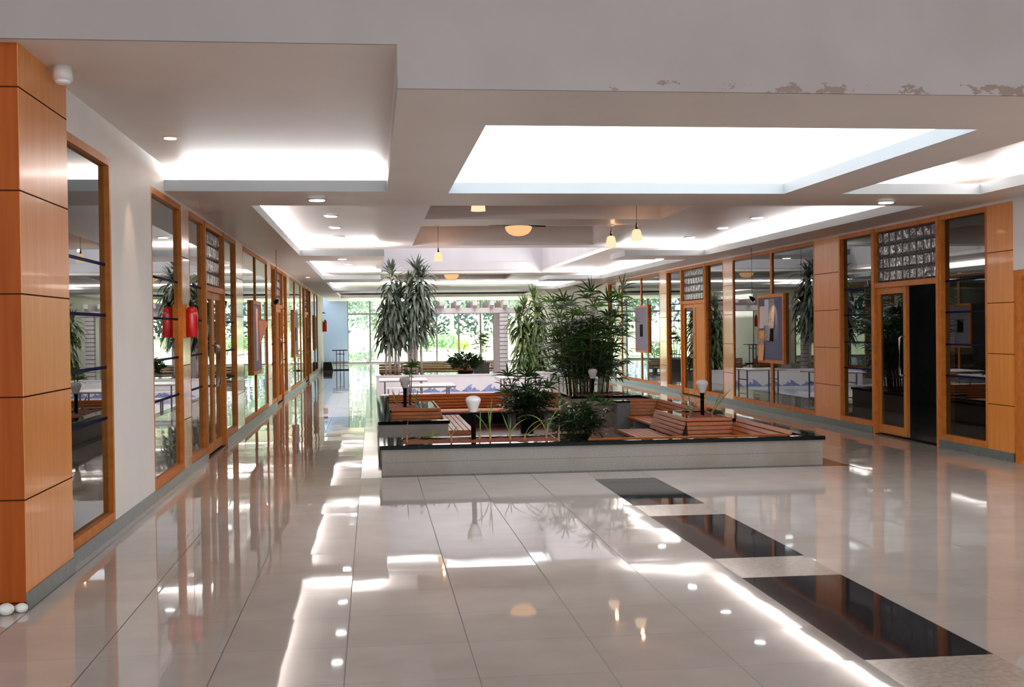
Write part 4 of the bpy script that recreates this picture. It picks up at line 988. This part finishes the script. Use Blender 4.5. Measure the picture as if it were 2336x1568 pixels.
# ------------------------------------------------------------------ small things
def extinguisher(x, y, z, lb, n=1, s=1.0, plate=True):
    o = thing('fire_extinguisher', (x, y, z), lb, 'fire extinguisher', 'red fire extinguishers on the left')
    r = .085 * s
    MB().lathe([(r * .9, 0), (r, .012), (r, .33 * s), (r * .93, .38 * s), (r * .6, .42 * s), (r * .36, .435 * s)], (x, y, z), 28).build('cylinder', 'red', o)
    vl = MB().lathe([(r * .36, .435 * s), (r * .42, .45 * s), (r * .42, .49 * s), (r * .2, .505 * s)], (x, y, z), 16).build('valve', 'black', o)
    MB().box(x - .012, x + .012, y - .09 * s, y + .03, z + .49 * s, z + .515 * s).build('lever', 'black', vl)
    MB().tube([(x, y + .03, z + .46 * s), (x + .05, y + .10 * s, z + .44 * s), (x + .06, y + .11 * s, z + .3 * s), (x + .05, y + .10 * s, z + .12 * s)], .012, 8).build('hose', 'black', vl)
    if plate: MB().box(-2.0, x - .8 * r, y - .07, y + .07, z - .01, z + .46 * s).build('bracket_board', 'frame', o)
    return o
extinguisher(-1.92, 12.98, 1.50, 'large red fire extinguisher on the pillar before the first left door', s=.76)
extinguisher(-1.9, 48.3, 1.52, 'small red fire extinguisher far away by the pale blue wall', s=.95)
o = thing('high_table', (-1.28, 46.9, 0), 'tall dark table with steel legs at the far left end', 'table')
MB().box(-1.58, -.98, 46.6, 47.2, .77, .80).build('tabletop', 'black', o)
for sx in (-.14, 0, .14):
    MB().box(-1.28 + sx - .015, -1.28 + sx + .015, 46.88, 46.92, .04, .77).build('leg', 'table_leg', o)
MB().box(-1.55, -.95, 46.86, 46.94, 0, .04).build('foot', 'black', o); MB().box(-1.45, -1.1, 46.88, 46.92, .62, .65).build('rail', 'table_leg', o)
o = thing('black_bin', (-1.77, 47.2, 0), 'low black box against the far end of the left wall', 'box')
MB().hexa([(-1.96, 47.0, 0), (-1.56, 47.0, 0), (-1.56, 47.4, 0), (-1.96, 47.4, 0)], [(-1.94, 47.02, .3), (-1.62, 47.02, .3), (-1.62, 47.38, .3), (-1.94, 47.38, .3)]).build('body', 'black', o)
MB().box(-1.95, -1.61, 47.01, 47.39, .3, .32).build('lid', 'black', o)
o = thing('wall_sensor', (-1.985, 48.2, 2.28), 'tiny black camera on the wall above the far extinguisher', 'camera')
MB().box(-2.0, -1.93, 48.17, 48.23, 2.26, 2.30).build('body', 'black', o); MB().tube([(-1.93, 48.2, 2.28), (-1.89, 48.16, 2.26)], .018, 10).build('lens', 'black', o)
for i, (x, y, r, lb) in enumerate(((-2.03, 6.80, .042, 'largest white pebble at the foot of the near left column'), (-1.962, 6.85, .034, 'white pebble nearest the column corner'), (-2.10, 6.74, .040, 'white pebble at the very left edge of the picture'),
                                   (-1.985, 6.875, .026, 'small white pebble tucked behind the one at the column corner'), (-2.055, 6.868, .030, 'white pebble against the column face behind the largest pebble'), (-2.13, 6.85, .036, 'white pebble touching the column on the far left'))):
    tag(MB().blob((x, y, r * .8), r, 1.05, .9, .8, 16, 10, .05, i).build('pebble', 'pebble'), lb, 'pebble', 'white pebbles by the near left column')

# ------------------------------------------------------------------ garden
def garden():
    g = MB(); n = 24
    v = [(-60 + 130 * i / n, 56.35 + 90 * j / n, -.08 + .035 * max(0, (90 * j / n) - 8)) for j in range(n + 1) for i in range(n + 1)]
    g.add(v, [(j * (n + 1) + i, j * (n + 1) + i + 1, (j + 1) * (n + 1) + i + 1, (j + 1) * (n + 1) + i) for j in range(n) for i in range(n)], 0, True)
    struct('lawn', g, 'lawn', 'sunlit lawn outside the garden windows', 'lawn')
    def tree(x, y, h, r, seed, lb, lean=0, tr=.14, n=1500, bark='bark', zc=.62):
        rr = random.Random(seed); z = .035 * max(0, y - 64) - .15; o = thing('garden_tree', (x, y, z), lb, 'tree', 'trees outside the garden windows')
        tm = MB(); tm.tube([(x, y, z), (x + lean * .4, y, z + h * .25), (x + lean, y, z + h * .5)], [tr, tr * .8, tr * .6], 10)
        for k in range(6):
            a = rr.uniform(0, 2 * PI); tm.tube([(x + lean * .9, y, z + h * .45), (x + lean + r * .3 * math.cos(a), y + r * .3 * math.sin(a), z + h * .6), (x + lean + r * .7 * math.cos(a), y + r * .7 * math.sin(a), z + h * .75)], [tr * .5, tr * .3, .02], 6)
        tm.build('trunk', bark, o); fm = MB()
        cl = [(x + lean + r * rr.uniform(-.8, .8), y + r * rr.uniform(-.6, .6), z + h * rr.uniform(zc - .18, zc + .3), r * rr.uniform(.25, .5)) for _ in range(14)]
        for i in range(n):
            c = rr.choice(cl); d = Vector((rr.gauss(0, 1), rr.gauss(0, 1), rr.gauss(0, 1))).normalized(); p = Vector(c[:3]) + d * c[3] * rr.random() ** .4
            fm.strap(p, (d.x, d.y, d.z - .4), (rr.gauss(0, 1), rr.gauss(0, 1), 1), .28 * rr.uniform(.7, 1.3), .13, .4, 2)
        fm.build('crown', 'tree_leaf', o)
    tree(-.15, 66, 5.0, 2.2, 1, 'slender leaning tree behind the leftmost garden windows', lean=.35, tr=.11)
    tree(6.6, 71, 6.5, 2.8, 2, 'pale trunked tree behind the pergola pillar', lean=-.25, tr=.22)
    tree(3.4, 76, 6.5, 3.0, 3, 'broad tree in the middle of the garden', tr=.16)
    tree(9.5, 80, 7.0, 3.6, 4, 'dense tree at the right of the garden', tr=.2)
    tree(-3.5, 82, 7.0, 3.4, 5, 'tree at the far left of the garden', tr=.2)
    tree(6.0, 90, 7.5, 3.8, 6, 'tall tree at the back of the garden', tr=.2, n=1800)
    tree(0.8, 92, 7.5, 3.8, 7, 'tall tree at the back left of the garden', tr=.2, n=1800)
    tree(13.5, 88, 7.5, 3.8, 8, 'tall tree at the back right of the garden', tr=.2, n=1800)
    gz = lambda y: .035 * max(0, y - 64) - .1
    bush('garden_shrub', (-.25, 59.5, -.1), 'rounded grey green shrub outside the leftmost garden window', .55, .95, 700, 31, 'tree_leaf', .12, group='shrubs outside the garden windows')
    bush('garden_shrub', (-1.0, 60.5, -.1), 'low dark shrub outside by the pale blue wall', .6, .6, 500, 32, 'bush_leaf', .12, group='shrubs outside the garden windows')
    bush('garden_shrub', (4.55, 72, gz(72)), 'clipped green shrub left of the pale trunk', .75, 1.1, 800, 33, 'bush_leaf', .14, group='shrubs outside the garden windows')
    bush('garden_shrub', (5.25, 70, gz(70)), 'yellow green shrub beside the pale trunk', .4, .9, 500, 34, 'bush_yellow', .14, group='shrubs outside the garden windows')
    bush('garden_shrub', (3.3, 73, gz(73)), 'broad green shrub under the middle tree', .8, 1.0, 800, 35, 'bush_leaf', .14, group='shrubs outside the garden windows')
    h = MB(); rr = random.Random(77)
    for i in range(15000):
        x, y = rr.uniform(-22, 34), rr.uniform(96, 101)
        if x < 1.2 and rr.random() < .75: continue
        z = gz(y) + rr.uniform(0, 6.5); d = Vector((rr.gauss(0, 1), rr.gauss(0, 1), rr.gauss(0, 1)))
        h.strap((x, y, z), d, (rr.gauss(0, 1), rr.gauss(0, 1), 1), .4 * rr.uniform(.7, 1.4), .24, .3, 2)
    tag(h.build('undergrowth', 'hedge_leaf'), 'belt of woodland leaves closing the garden', 'foliage', kind='stuff')
garden()
